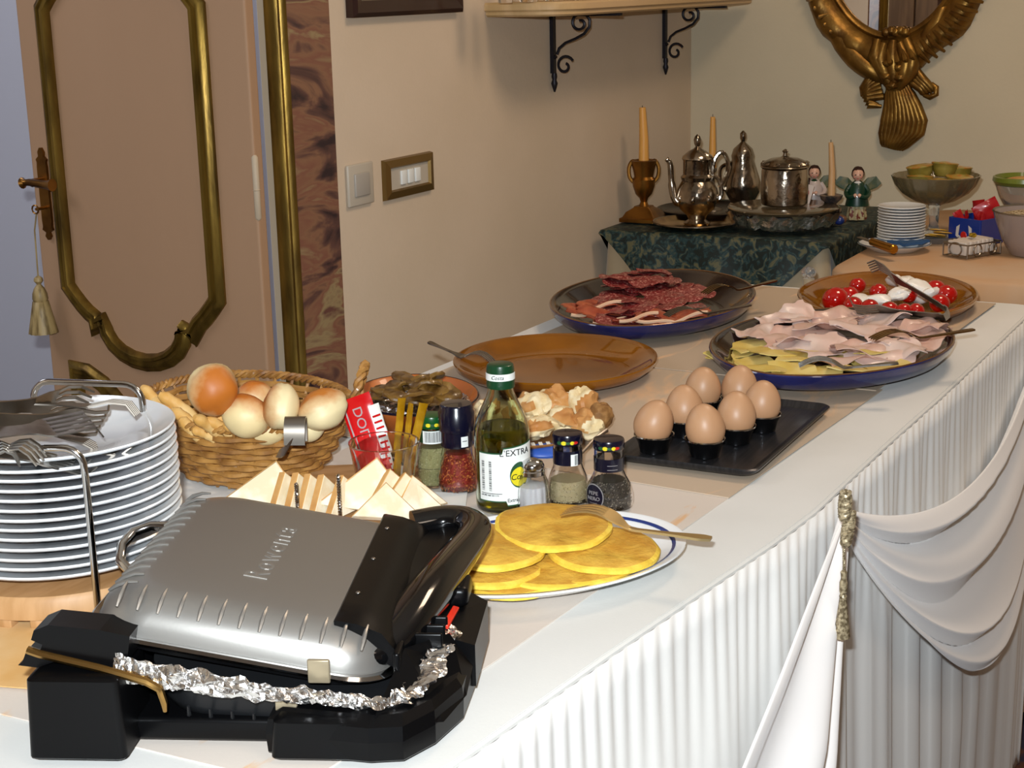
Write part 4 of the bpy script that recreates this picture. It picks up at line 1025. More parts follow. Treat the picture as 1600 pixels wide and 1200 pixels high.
skewer(532, 818, 530, 733, .772, .829, 'twisted metal skewer standing between the bread slices'); skewer(466, 815, 462, 745, .772, .817, 'short twisted metal skewer left among the bread slices')

# ================================================================ bottles, jars and the sachet tumbler
def at_base(px, py): p = PZ(px, py, TZ+.0035); return p, (p-CAM).dot(fwd)/F, math.atan2(-p.y, -p.x)
def lab(t_, name, art, rad, a0, zc, mat): obj(name, (wrap(art[0], rad, a0, zc), art[1]), mat, t_, False)
def art_text(body, size, x, y, z=.0006, **k):
    v_, f_ = text_mesh(body, size, None, .0002, **k); v_, f_ = subdiv_x(v_, f_, .002); return [p+Vector((x, y, z)) for p in v_], f_
def art_rect(x0, x1, y0, y1, z=.0006, n=6):
    b = MB()
    for k in range(n):
        a = x0+(x1-x0)*k/n; c = x0+(x1-x0)*(k+1)/n; b.add([(a, y0, z), (c, y0, z), (c, y1, z), (a, y1, z)], [(0, 1, 2, 3)])
    return b.v, b.f
def art_ell(cx, cy, rx, ry, z=.0006, n=24):
    b = MB()
    rows = 8
    v_ = [Vector((cx, cy, z))]; f_ = []
    for r_ in (.34, .67, 1):
        v_ += [Vector((cx+rx*r_*math.cos(2*math.pi*k/n), cy+ry*r_*math.sin(2*math.pi*k/n), z)) for k in range(n)]
    for k in range(n): f_.append((0, 1+k, 1+(k+1) % n))
    for q in range(2):
        for k in range(n): a = 1+q*n+k; b2 = 1+q*n+(k+1) % n; f_.append((a, a+n, b2+n, b2))
    return v_, f_
def bars(x0, x1, y0, y1, z=.0007, seed=1, vertical=True):
    b = MB(); rs_ = random.Random(seed); x = x0 if vertical else y0; e = x1 if vertical else y1
    while x < e:
        w_ = rs_.choice((.0004, .0007, .0011))
        if vertical: b.add([(x, y0, z), (min(e, x+w_), y0, z), (min(e, x+w_), y1, z), (x, y1, z)], [(0, 1, 2, 3)])
        else: b.add([(x0, x, z), (x1, x, z), (x1, min(e, x+w_), z), (x0, min(e, x+w_), z)], [(0, 1, 2, 3)])
        x += w_+rs_.choice((.0005, .0008))
    return b.v, b.f

# olive oil
p, m_, ac = at_base(787, 792); r_ = 43*m_
t = thing('olive_oil_bottle', 'glass bottle of extra virgin olive oil with green cap', 'bottle', p)
H = .168
op = [(r_*.86, 0), (r_*.97, .003), (r_, .008), (r_, .088), (r_*.985, .098), (r_*.90, .108), (r_*.74, .121), (r_*.56, .133), (r_*.47, .141), (r_*.44, .149), (r_*.44, .158)]
inn = [(q-.0022, z) for q, z in reversed(op)][:-1]+[(r_*.80, .004)]
obj('glass_body', lathe(op+inn, 40), glassg, t)
lv = .100; oi = [(r_*.80, .0048)]+[(q-.0024, z) for q, z in op if .003 < z < lv]+[(r_*.93-.0024, lv)]
obj('olive_oil', lathe(oi, 40), oil, t)
capz = .146; cp = obj('cap', lathe([(r_*.50, capz), (r_*.51, capz+.004), (r_*.505, capz+.005), (r_*.50, capz+.022), (r_*.47, capz+.0265), (r_*.40, capz+.028)], 36), green_m, t)
ra = ac+R(12)
lz0, lz1 = .018, .074
def lshape(t_): up = .006*(1 if t_ > .42 else 0)+.006*max(0, (t_-.42))*1.0; dn = -.005*(1 if t_ > .45 else 0); return lz0+dn, lz1+up
obj('label_edge', patch(r_+.0002, ra, r_*2.35, 0, 0, .0003, 40, lambda q: (lshape(q)[0]-.0016, lshape(q)[1]+.0016)), greenink, t)
obj('label', patch(r_+.0005, ra, r_*2.29, 0, 0, .0003, 40, lshape), paperw, t)
R2 = r_+.0006
lab(t, 'barcode', bars(-r_*1.02, -r_*.62, .012, .048, seed=4, vertical=False), R2, ra, .018, ink)
lab(t, 'small_print', art_text('e 8 002 460 351174', .0028, -r_*.72, .0245-.018), R2, ra, .018, ink)
lab(t, 'lettering', art_text("L'EXTRA", .0105, r_*.28, .063), R2, ra, .012, ink)
lab(t, 'badge_ring', art_ell(r_*.42, .036, .0125, .0155, .0006), R2, ra, .012, greenink)
lab(t, 'badge', art_ell(r_*.42, .036, .0115, .0115, .0009), R2, ra, .010, yellowink)
lab(t, 'badge_lettering', art_text('Costa', .0098, r_*.42, .034, .0012, shear=.2), R2, ra, .012, ink)
lab(t, 'fine_lettering', art_text('Extra Vergine', .0060, r_*.44, .0085), R2, ra, .010, ink)
lab(t, 'small_print', art_rect(-r_*1.05, -r_*.25, .0085, .0092), R2, ra, .018, ink)
obj('cap_band', patch(r_*.512, ac, r_*1.5, capz+.010, capz+.018, .0004, 20), paperw, t)
lab(t, 'cap_lettering', art_text("Costa", .0062, -r_*.12, .014, shear=.3), r_*.515, ac, capz, ink)

# spice jars ------------------------------------------------------------
def grains(rad, z0, z1, col_a, col_b, n, size, seed, parent, prof):
    # coarse grains seen through the glass, joined as one part of uncountable stuff
    rs_ = random.Random(seed); b = MB(); ma, mb_ = col_a, col_b
    for k in range(n):
        z = rs_.uniform(z0, z1); a = rs_.uniform(0, 6.283); rr = (prof(z)-.0014)*math.sqrt(rs_.uniform(.78, 1)); s_ = size*rs_.uniform(.6, 1.3)
        m4 = Matrix.Translation((rr*math.cos(a), rr*math.sin(a), z)) @ Matrix.Rotation(rs_.uniform(0, 6), 4, Vector((rs_.uniform(-1, 1), rs_.uniform(-1, 1), .3)).normalized())
        v_ = [(-s_, 0, -s_*.2), (s_*.7, -s_*.6, 0), (s_*.6, s_*.7, .1*s_), (0, 0, s_*.45)]
        b.add(v_, [(0, 2, 1), (0, 1, 3), (1, 2, 3), (2, 0, 3)], (ma, mb_)[k % 2], m4)
    o = b.build('grains', None, parent, False); o['kind'] = 'stuff'; return o
def jar(name, label, px, py, rpx, prof_px, fill, fm, fm2, lidm, lidh, gn=500, gs=.0011, deco=None, solid=None):
    # prof_px: (radius, height) pairs in photo pixels at the jar's distance
    p, m_, ac = at_base(px, py); t_ = thing(name, label, 'jar', p)
    P_ = [(a*m_, b_*m_/.968) for a, b_ in prof_px]
    def pf(z):
        for (a, za), (c, zc) in zip(P_, P_[1:]):
            if z <= zc and zc > za: return a+(c-a)*(z-za)/(zc-za)
        return P_[-1][0]
    inn_ = [(max(.001, a-.0014), b_) for a, b_ in reversed(P_)][:-1]+[(P_[0][0]*.9, .003)]
    obj('glass_body', lathe(P_+inn_, 32), glass, t_)
    fz = P_[-1][1]*fill; fp_ = [(P_[0][0]*.88, .0035)]+[(a-.0032, b_) for a, b_ in P_ if .004 < b_ < fz]+[(pf(fz)-.0032, fz)]
    obj('filling', lathe(fp_, 28), solid or fm, t_)
    grains(0, .004, fz, fm, fm2, gn, gs, px, t_, pf)
    ztop = P_[-1][1]; rt = P_[-1][0]
    return t_, p, m_, ac, ztop, rt
def color_lid(t_, ac, z0, r_, h, base):
    l_ = obj('lid', lathe([(r_, z0), (r_*1.04, z0+.001), (r_*1.04, z0+h*.86), (r_*1.0, z0+h), (r_*.86, z0+h*1.04)], 32), base, t_)
    R_ = r_*1.045; zc = z0+h*.36
    for dx, w_, h_, mm in ((-.010, .003, .0022, greenink), (-.0045, .0032, .0024, yellowink), (.0005, .0028, .0018, greenink), (.0055, .0026, .0022, yellowink), (.009, .004, .0018, redink), (-.0005, .011, .0006, M('bright_green_ink', '30a040', .4) if 'bright_green_ink' not in MATS else MATS['bright_green_ink'])):
        obj('pepper_emblem', (wrap(art_ell(dx, 0, w_, h_, .0003)[0], R_, ac, zc), art_ell(dx, 0, w_, h_)[1]), mm, l_, False)
    return l_
dark1 = M('peppercorn_dark', '3a342c', .8); dark2 = M('peppercorn_pale', '9a9080', .8); wh1 = M('white_pepper', 'b8a880', .8); wh2 = M('white_pepper_b', 'd2c6a0', .8)
or1 = M('oregano_green', '9c9866', .8); or2 = M('oregano_pale', 'c4bc90', .8); ch1 = M('chili_flake', '8a1c0c', .6); ch2 = M('chili_seed', 'd0823a', .6); salt = M('salt_grain', 'e8e8ea', .6)
# black pepper
t, p, m_, ac, zt_, rt = jar('spice_jar', 'glass jar of black pepper with oval blue label, rightmost of the jars', 952, 791, 38, [(30, 0), (36, 3), (38, 10), (37, 24), (33, 38), (26, 50), (23, 58), (23, 92)], .48, dark1, dark2, navy, 14, 1100, .0014)
obj('neck_band', patch(23.4*m_, ac, 2*math.pi*23.4*m_*.9, 60*m_/.968, 80*m_/.968, .0004, 30), navy, t)
lab(t, 'print', art_rect(-.002, .010, .002, .0026), 23.9*m_, ac, 70*m_, silverink); lab(t, 'print', art_rect(-.002, .010, -.003, -.0024), 23.9*m_, ac, 70*m_, silverink)
color_lid(t, ac, zt_, 23.5*m_, 15*m_/.968, navy)
oa = ac-R(38); RR = 37.6*m_
for q, mm, zz_ in ((1.0, silverink, .0012), (.92, navy, .0016)): lab(t, 'oval_label', art_ell(0, 0, .0125*q, .0160*q, zz_), RR, oa, 26*m_, mm)
lab(t, 'label_lettering', art_text('PEPE', .0062, 0, .0045, .0020), RR, oa, 26*m_, silverink); lab(t, 'label_lettering', art_text('NERO', .0062, 0, -.002, .0020), RR, oa, 26*m_, silverink)
lab(t, 'print', art_rect(-.005, .005, -.0075, -.0070, .0020), RR, oa, 26*m_, silverink)
# white pepper
t, p, m_, ac, zt_, rt = jar('spice_jar', 'glass jar of ground white pepper between salt shaker and black pepper jar', 888, 783, 33, [(27, 0), (32, 3), (34, 9), (33, 26), (29, 42), (24, 54), (22, 62), (22, 92)], .40, wh1, wh2, navy, 14, 900, .0012)
obj('neck_band', patch(22.4*m_, ac, 2*math.pi*22.4*m_*.9, 62*m_/.968, 84*m_/.968, .0004, 30), navy, t)
lab(t, 'barcode_label', art_rect(.0035, .0125, -.007, .007, .0006), 22.6*m_, ac, 73*m_, paperw); lab(t, 'barcode', bars(.008, .012, -.006, .006, .0009), 22.6*m_, ac, 73*m_, ink)
color_lid(t, ac, zt_, 23*m_, 16*m_/.968, navy)
# oregano
t, p, m_, ac, zt_, rt = jar('spice_jar', 'glass jar of dried oregano with green lid, left of the chili grinder', 678, 757, 27, [(24, 0), (27, 2), (28, 10), (26.5, 30), (28, 32), (26, 40), (23, 58), (20, 66), (20, 92)], .66, or1, or2, green_m, 14, 1000, .0014)
obj('neck_band', patch(20.4*m_, ac, 2*math.pi*20.4*m_*.9, 70*m_/.968, 90*m_/.968, .0004, 30), green_m, t)
lab(t, 'barcode_label', art_rect(-.012, .012, -.008, .008, .0006), 20.6*m_, ac, 82*m_, paperw); lab(t, 'barcode', bars(-.009, .010, -.006, .007, .0009, seed=8), 20.6*m_, ac, 82*m_, ink)
l_ = color_lid(t, ac, zt_, 20.5*m_, 18*m_/.968, M('bright_green_lid', '0d4a1e', .3))
# chili grinder
t, p, m_, ac, zt_, rt = jar('chili_grinder', 'glass grinder of red chili flakes with tall black cap', 717, 766, 33, [(22, 0), (29, 3), (33, 14), (33, 24), (29, 38), (25, 50), (23, 60), (23, 76)], .80, ch1, ch2, navy, 14, 1400, .0016)
obj('cap', lathe([(25*m_, 74*m_), (26*m_, 76*m_), (25.5*m_, 84*m_), (25.5*m_, 98*m_), (28.5*m_, 100*m_), (28.5*m_, 128*m_), (26*m_, 132*m_), (26*m_, 138*m_), (24*m_, 141*m_), (10*m_, 142*m_)], 36), navy, t)
lab(t, 'price_label', art_rect(.0045, .0135, -.007, .006, .0006), 25.8*m_, ac, 86*m_, paperw); lab(t, 'print', art_rect(.006, .012, .000, .0008, .0009), 25.8*m_, ac, 86*m_, ink)
# salt shaker
p, m_, ac = at_base(833, 801)
t = thing('salt_shaker', 'fluted glass salt shaker with chrome top in front of the oil bottle', 'shaker', p)
def flt(q): return [[((r1*m_*(1+(.035*math.cos(12*a) if 4 < z1 < 62 else 0))*math.cos(a)), (r1*m_*(1+(.035*math.cos(12*a) if 4 < z1 < 62 else 0))*math.sin(a)), z1*m_/.968) for a in np.linspace(0, 2*math.pi, 72, endpoint=False)] for r1, z1 in q]
obj('glass_body', loft(flt([(24, 0), (26, 3), (26.5, 8), (25, 35), (23, 52), (19, 62), (17.5, 66), (16, 66), (17, 62), (21, 50), (22.5, 34), (23, 8), (20, 5)])), glass, t)
obj('salt', loft(flt([(19.5, 5.5), (22, 9), (21.6, 34), (21, 44), (8, 47)])), salt, t)
obj('chrome_top', lathe([(18.5*m_, 63*m_), (19.5*m_, 64*m_), (19.5*m_, 70*m_), (18.5*m_, 71*m_), (19*m_, 78*m_), (16*m_, 84*m_), (8*m_, 88*m_)], 32), chrome, t)

# tumbler with sachets
p, m_, ac = at_base(604, 792)
t = thing('sachet_tumbler', 'clear glass tumbler holding red and yellow sachets', 'tumbler', p)
rt_, hh = 54*m_, 104*m_
obj('glass_body', lathe([(rt_*.66, 0), (rt_*.70, .002), (rt_, hh), (rt_*1.015, hh+.001), (rt_*1.01, hh+.0025), (rt_*.965, hh+.0015), (rt_*.955, hh-.002), (rt_*.66, .006), (.001, .005)], 40), glass, t)
def sachet(name, label, a, b_, za, zb, w_, mat, face=None, deco=None, th=.003, group='sachets in the glass tumbler'):
    p0_, p1_ = PZ(*a, za), PZ(*b_, zb); d = p1_-p0_; L_ = d.length; y = d.normalized(); zf = (face or tocam); zf = (zf-y*zf.dot(y)).normalized(); x = y.cross(zf)
    t_ = thing(name, label, 'sachet', group=group); t_.matrix_world = Matrix.Translation(p0_) @ Matrix((x, y, zf)).transposed().to_4x4()
    def f_(s_):
        def g(u, v):
            e = min(u, 1-u)*2; q = min(v, 1-v)*2; return ((u-.5)*w_, v*L_, s_*th*(min(1, e*3)*min(1, max(0, q*5-.5)))**.6+.0004*math.sin(v*30+u*9))
        return g
    b = MB(); v1_, f1_ = grid(f_(1), 8, 16); v2_, f2_ = grid(f_(-1), 8, 16); b.add(v1_, f1_); b.add(v2_, [tuple(reversed(q)) for q in f2_]); b.build('wrapper', mat, t_)
    if deco: deco(t_, L_, w_, th)
    return t_
def red_deco(t_, L_, w_, th):
    v_, f_ = text_mesh('DOL', .018, None, .0002); obj('lettering', ([Vector((.000-p.y*.9, L_*.66-p.x, th+.0008+p.z)) for p in v_], f_), silverink, t_, False)
    obj('stripe', box(-w_*.40, -w_*.36, L_*.2, L_*.85, th*.6, th+.0006), silverink, t_, False)
sachet('red_sachet', 'large red sachet with silver lettering leaning in the tumbler', (592, 732), (553, 620), .782, .866, .040, redpk, tocam-rgt*.15, red_deco)
def rw_deco(t_, L_, w_, th):
    for k in range(9): obj('stripe', box(-w_*.45, w_*.2, L_*(.1+k*.09), L_*(.13+k*.09), th*.5, th+.0007), redpk, t_, False)
sachet('striped_sachet', 'narrow white and red sachet behind the large red one', (616, 735), (583, 632), .778, .858, .016, paperw, tocam+rgt*.8, rw_deco)
sachet('oil_sachet', 'left yellow oil sachet standing in the tumbler', (618, 728), (628, 622), .782, .868, .010, oilpk, tocam+rgt*.5)
sachet('oil_sachet', 'middle yellow oil sachet standing in the tumbler', (632, 730), (642, 630), .780, .862, .008, oilpk, tocam-rgt*.6)
sachet('oil_sachet', 'rightmost yellow oil sachet with white tip in the tumbler', (640, 726), (662, 630), .784, .862, .011, oilpk, tocam+rgt*.3)
sachet('white_sachet', 'small white sachet low in the tumbler', (632, 742), (622, 700), .772, .80, .016, paperw, tocam)
# ================================================================ terracotta dish with grilled vegetables
p = PZ(636, 628, .785); dc = Vector((1.775, 1.135, TZ+.004))
t = thing('terracotta_dish', 'oval terracotta dish of grilled vegetables against the wall', 'dish', dc, R(40))
A_, B_ = .112, .088
obj('dish', lathe([(.62, 0), (.68, .002), (.84, .018), (.98, .036), (1.0, .040), (.99, .0425), (.955, .040), (.80, .020), (.62, .008), (.01, .007)], 48, A_, B_), terra, t)
obj('blue_edge', lathe([(1.0, .0395), (1.008, .041), (1.0, .0430), (.985, .0425)], 48, A_, B_, False, False), navy, t)
fl = grid(lambda u, v: (A_*.86*(u*2-1)*math.sqrt(max(0, 1-.5*(v*2-1)**2)), B_*.86*(v*2-1)*math.sqrt(max(0, 1-.5*(u*2-1)**2)), .030+.010*noise.noise(Vector((u*14, v*14, 0)))-.010*(1-max(abs(u*2-1), abs(v*2-1)))), 30, 30)
f = obj('foil_lining', fl, foil, None, False); f.location = dc; f.rotation_euler = (0, 0, R(40)); tag(f, 'aluminium foil lining inside the terracotta dish', 'foil')
veg_m = M('grilled_aubergine', '4e3412', .4, col2='86642a', scale=40, lo=.4, hi=.7, bump=.7, bscale=90, coat=.4)
vegs = M('aubergine_skin', '1c100c', .3)
rs = random.Random(12)
v0 = None
for k in range(20):
    r_ = rs.uniform(0, .78)**.7; a = rs.uniform(0, 6.28)
    c = dc+Vector((0, 0, .034+.020*(1-r_)+.003*(k % 4))); ca, sa = math.cos(R(40)), math.sin(R(40)); lx, ly = A_*.72*r_*math.cos(a), B_*.72*r_*math.sin(a); c += Vector((lx*ca-ly*sa, lx*sa+ly*ca, 0))
    if v0 is None:
        v_, f_ = lathe([(.4, -.0018), (.95, -.002), (1.0, 0), (.95, .0018), (.4, .0022)], 18, .026, .020)
        v_ = [Vector((p.x, p.y, p.z+.006*noise.noise(Vector((p.x*50, p.y*50, 3))))) for p in v_]; v0 = obj('aubergine_slice', (v_, f_), veg_m); o = v0
    else: o = dup(v0)
    o.location = c; o.rotation_euler = (rs.uniform(-.5, .5), rs.uniform(-.5, .5), rs.uniform(0, 6)); o.scale = (rs.uniform(.75, 1.15), rs.uniform(.8, 1.2), 1.4)
    tag(o, 'grilled aubergine slice in the heap in the terracotta dish', 'vegetable', 'grilled aubergine slices')

# ================================================================ torn bread on a round board
tb = thing('bread_plate', 'low brown plate of torn bread behind the oil bottle', 'plate', PZ(850, 672, TZ+.004), R(15))
obj('plate', lathe([(.55, 0), (.85, .002), (.98, .010), (1, .013), (.97, .014), (.83, .006), (.01, .005)], 40, .125, .078), wicker, tb)
def chunk(px, py, z, rx, ry, rz_, seed, up, label):
    v_, f_ = blob(rx, ry, rz_, .40, 6, seed, 28, 18); b = MB()
    k = 0
    b.v = v_; b.f = f_; b.mats = [crust, crumb]
    b.mi = [0 if (sum((v_[i].z for i in q), 0)/len(q) > rz_*.15 and noise.noise(v_[q[0]]*22+Vector((seed, 0, 0))) < .10) else 1 for q in f_]
    o = b.build('bread_chunk', None, None, True); o.rotation_mode = 'QUATERNION'; o.rotation_quaternion = Vector(up).normalized().to_track_quat('Z', 'Y'); o.location = PZ(px, py, z)
    return tag(o, label, 'bread', 'torn bread pieces on the brown plate')
chunk(762, 645, .785, .022, .018, .018, 3, UP, 'torn bread piece left of the oil bottle neck')
chunk(832, 636, .792, .030, .026, .020, 5, UP-RT*.3, 'large torn bread piece just right of the oil bottle neck')
chunk(868, 628, .797, .022, .020, .022, 8, UP*.5-BK, 'crumbly white torn bread piece at the back of the plate')
chunk(880, 655, .782, .032, .022, .016, 11, UP+RT*.4, 'brown crusted torn bread piece at the plate centre')
chunk(908, 636, .792, .020, .026, .026, 14, RT*.8-BK*.6+UP*.3, 'upright torn bread piece with an orange crust')
chunk(918, 662, .780, .022, .020, .018, 21, UP-BK*.6, 'pale torn bread piece at the right end of the plate')
chunk(840, 668, .778, .036, .020, .013, 25, UP, 'flat brown bread crust behind the salt shaker')
o = obj('bread_chunk', blob(.020, .016, .018, .25, 9, 31, 20, 12), M('rye_crust', '7c5428', .7, col2='a87c48', scale=60, bump=.6, bscale=120)); o.location = PZ(938, 650, .788)
tag(o, 'dark brown rounded bread end at the far right of the plate', 'bread', 'torn bread pieces on the brown plate')
bp2 = thing('blue_packet', 'blue and white packet lying behind the white pepper jar', 'packet', PZ(852, 706, TZ+.006), R(-55))
obj('wrapper', blob(.034, .022, .010, .1, 4, 2, 16, 10), bluepk, bp2)
for k, x in enumerate((-.018, -.008, .002)): obj('letter_bar', box(x, x+.005, -.008, .010, .0085, .0108), paperw, bp2, False)
tag(obj('wooden_spoon_end', tube([PZ(905, 712, .776), PZ(930, 685, .782), PZ(948, 672, .788)], [.0022, .0022, .003], 8), steel), 'thin steel spoon handle between the two pepper jars', 'spoon')

# ================================================================ oval white platter with pancakes
cc = Vector((1.352, .722, TZ+.003)); ca_ = R(140)
t = thing('oval_platter', 'oval white platter with a blue line holding yellow pancakes', 'platter', cc, ca_)
PA, PB = .165, .118
obj('platter', lathe([(.60, 0), (.68, .0015), (.78, .006), (.97, .017), (1.0, .0195), (1.0, .0215), (.975, .0212), (.80, .011), (.68, .006), (.01, .005)], 72, PA, PB), porc, t)
obj('blue_line', lathe([(.905, .0176), (.920, .0192), (.930, .0196)], 72, PA, PB, False, False), bluep, t)
def pancake(px, py, z, r_, seed, tiltv, label):
    c = PZ(px, py, z); n_ = 40; rs_ = []
    for k, (q, zz) in enumerate(((.0, .0042), (.35, .0043), (.7, .0043), (.93, .0036), (1.0, .0016), (1.0, -.0022), (.94, -.004), (.5, -.0046), (.0, -.0046))):
        ring = []
        for j in range(n_):
            a = 2*math.pi*j/n_; e = 1+.045*noise.noise(Vector((math.cos(a)*1.4, math.sin(a)*1.4, seed)))+.02*noise.noise(Vector((math.cos(a)*5, math.sin(a)*5, seed)))
            x, y = r_*q*e*math.cos(a), r_*q*e*math.sin(a); ring.append((x, y, zz+.0035*noise.noise(Vector((x*26, y*26, seed)))*(1 if q > .1 else 1)))
        rs_.append(ring)
    v_, f_ = loft(rs_); b = MB(); b.v = [Vector(p) for p in v_]; b.f = f_; b.mats = [crepe_m, crepe_e]; n = n_
    b.mi = [(1 if 3*n <= i < 6*n else 0) for i in range(len(f_))]
    o = b.build('pancake', None, None, True, 60); o.rotation_mode = 'QUATERNION'; o.rotation_quaternion = (UP+Vector(tiltv)).normalized().to_track_quat('Z', 'Y'); o.location = c
    tag(o, label, 'pancake', 'yellow pancakes on the oval platter')
pancake(800, 893, .768, .066, 1, -BK*.04, 'lowest yellow pancake at the front of the platter')
pancake(860, 884, .770, .066, 2, RT*.03, 'yellow pancake under the middle of the pile')
pancake(905, 880, .772, .058, 3, -BK*.06, 'thin yellow pancake peeking out at the front centre')
pancake(752, 880, .776, .066, 4, RT*.06, 'yellow pancake second from top on the left side')
pancake(942, 858, .780, .059, 5, RT*.05-BK*.05, 'rightmost yellow pancake on the platter')
pancake(762, 852, .790, .060, 6, RT*.10-BK*.05, 'topmost yellow pancake on the left, beside the grill handle')
pancake(865, 822, .794, .062, 7, -BK*.08, 'topmost yellow pancake under the fork')
fork(PZ(880, 806, .812), PZ(1108, 862, .790), 'gold tinted fork resting on the pancakes', M('gold_steel', 'd8c08c', .36, 1), w=.026)

# ================================================================ egg tray
ec = Vector((1.885, .716, TZ+.006)); 
slate = M('brushed_black_tray', '34363a', .34, .7, col2='424246', scale=8, stretch=(1, 30, 1))
t = thing('egg_tray', 'rectangular black tray holding seven boiled eggs in cups', 'tray', ec, R(1.5))
tw, th_ = .335, .192
obj('tray', loft([rrect(tw-2*i, th_-2*i, .018, 6, z) for z, i in ((.0, .012), (.001, .006), (.006, 0), (.010, -.002), (.0115, .0), (.0105, .003), (.0050, .009), (.0040, .014))]), slate, t)
eg = [(1022, 690, 'leftmost boiled egg, tilted in its cup'), (1069, 665, 'boiled egg behind the leftmost one, with a glossy spot'), (1098, 633, 'boiled egg farthest back on the left'), (1155, 631, 'reddish boiled egg farthest back on the right'),
      (1190, 657, 'rightmost boiled egg on the black tray'), (1150, 676, 'boiled egg second from the right in the front row'), (1101, 697, 'boiled egg at the front centre of the tray')]
eggp = [(.022*math.sin(a)*(1+.16*math.cos(a)*-1), -.0285*math.cos(a)) for a in np.linspace(.12, math.pi-.12, 18)]
eggp = [(.0250*math.sin(a)*(1-.13*(-math.cos(a))), -.0300*math.cos(a)) for a in np.linspace(.1, math.pi-.1, 20)]
tl = [(.30, .1), (-.1, .1), (.1, -.1), (.0, .2), (.1, .0), (-.05, .1), (-.12, -.1)]
cup0 = egg0 = None
for (px, py, lb), (ta, tb_) in zip(eg, tl):
    b = PZ(px, py+14, TZ+.012); 
    if cup0 is None:
        cup0 = thing('egg_cup', '', 'egg cup', group='black egg cups on the tray')
        obj('cup', lathe([(.0165, 0), (.0165, .001), (.0190, .012), (.0225, .020), (.0232, .0215), (.0222, .0215), (.018, .012), (.001, .004)], 32), M('cup_black_steel', '2c2c2e', .18, .9), cup0)
        obj('cup_rim', lathe([(.0225, .0195), (.0234, .0205), (.0232, .022), (.0224, .0215)], 32, 1, 1, False, False), chrome, cup0); c_ = cup0
    else: c_ = dup(cup0)
    c_.scale = (1.12, 1.12, 1.05); c_.location = b; c_['label'] = 'round dark steel cup under the '+lb.split(',')[0].replace('boiled egg', 'egg'); c_['category'] = 'egg cup'
    o = obj('boiled_egg', lathe(eggp, 32), egg_m) if egg0 is None else dup(egg0)
    egg0 = egg0 or o
    o.location = b+Vector((0, 0, .038)); o.rotation_euler = (ta, tb_, 0); tag(o, lb, 'egg', 'boiled eggs on the black tray')

# ================================================================ big platters
def platter(name, label, c, a, b_, deg, mat_in, mat_out, h=.028, lens=1.0, n=72, cat='platter', edge=None):
    t_ = thing(name, label, cat, (c[0], c[1], TZ+.005), R(deg))
    def ring(s_, z):
        o_ = []
        for k in range(n):
            an = 2*math.pi*k/n; x = math.cos(an); y = math.sin(an)
            if lens != 1.0: y = math.copysign(abs(y)**lens, y)
            o_.append((a*s_*x, b_*s_*y, z))
        return o_
    obj('underside', loft([ring(s_, z) for s_, z in ((.62, 0), (.74, .001), (.91, h*.34), (.98, h*.72), (1.0, h), (.995, h+.002))], True, False), mat_out, t_)
    obj('top', loft([ring(s_, z) for s_, z in ((.995, h+.002), (.975, h+.0022), (.93, h-.003), (.80, h*.42), (.70, .006), (.62, .005), (.01, .005))], False, True), mat_in, t_)
    if edge: obj('rim_line', loft([ring(s_, z) for s_, z in ((.996, h+.0018), (.99, h+.0032), (.982, h+.0032), (.978, h+.0022))], False, False), edge, t_)
    return t_
rim_br = M('rim_bronze', '6a4420', .2, .3, coat=.4)
platter('amber_platter', 'empty round amber glass platter beside the wall', (2.098, 1.08), .168, .159, 13, amber, amber, .026)
platter('blue_platter', 'far dark blue platter of salami and cured ham', (2.551, 1.111), .269, .180, 8, platin, cobalt, .037, 1.12, edge=rim_br)
platter('blue_platter', 'near dark blue platter of pale ham and cheese', (2.338, .711), .257, .182, -2.5, platin, cobalt, .037, 1.12, edge=rim_br)
platter('amber_platter', 'oval amber platter of tomatoes and mozzarella at far end', (2.791, .749), .217, .161, 9.5, amber, amber, .026)
fork(PZ(772, 572, .785), PZ(668, 548, .802), 'fork lying across the left rim of the empty amber platter', steel, w=.022)

# salami slices ------------------------------------------------------------
rs = random.Random(21)
def loc_on(c, deg, x, y): a = R(deg); return Vector((c[0]+x*math.cos(a)-y*math.sin(a), c[1]+x*math.sin(a)+y*math.cos(a), 0))
s0 = []
for q in range(3):
    n_ = 26; rr = []
    for s_, zz in ((.0, .0008), (.55, .0010), (.93, .0010), (1.0, 0), (.93, -.0008), (.0, -.0008)):
        rr.append([(.040*s_*math.cos(2*math.pi*j/n_), .040*s_*math.sin(2*math.pi*j/n_), zz+.007*noise.noise(Vector((s_*math.cos(2*math.pi*j/n_)*1.6, s_*math.sin(2*math.pi*j/n_)*1.6, q*3.3)))*s_) for j in range(n_)])
    o = obj('salami_slice', loft(rr), salami_m); s0.append(o)
def pile(protos, n, c, deg, fx, label, cat, group):
    for k in range(n):
        o = protos[k] if k < len(protos) else dup(protos[k % len(protos)])
        x, y, z, rot, s_ = fx(k); pz = loc_on(c, deg, x, y); pz.z = z; o.location = pz; o.rotation_euler = rot; o.scale = (s_, s_, 1); tag(o, label, cat, group)
def sal(k):
    if k < 22: x = -.01+.185*math.cos(k*2.4)*math.sqrt((k+1)/22); y = .01+.085*math.sin(k*2.4)*math.sqrt((k+1)/22); z = TZ+.030+.0013*(22-k)*.5
    else: j = k-22; x = .10+.055*math.cos(j*1.9); y = .055+.035*math.sin(j*1.9); z = TZ+.042+.0014*j
    return x, y, z, (rs.uniform(-.16, .16), rs.uniform(-.16, .16), rs.uniform(0, 6)), rs.uniform(.85, 1.1)
pile(s0, 36, (2.551, 1.111), 8, sal, 'salami slice in the overlapping heap on the far blue platter', 'salami', 'salami slices on the blue platter')
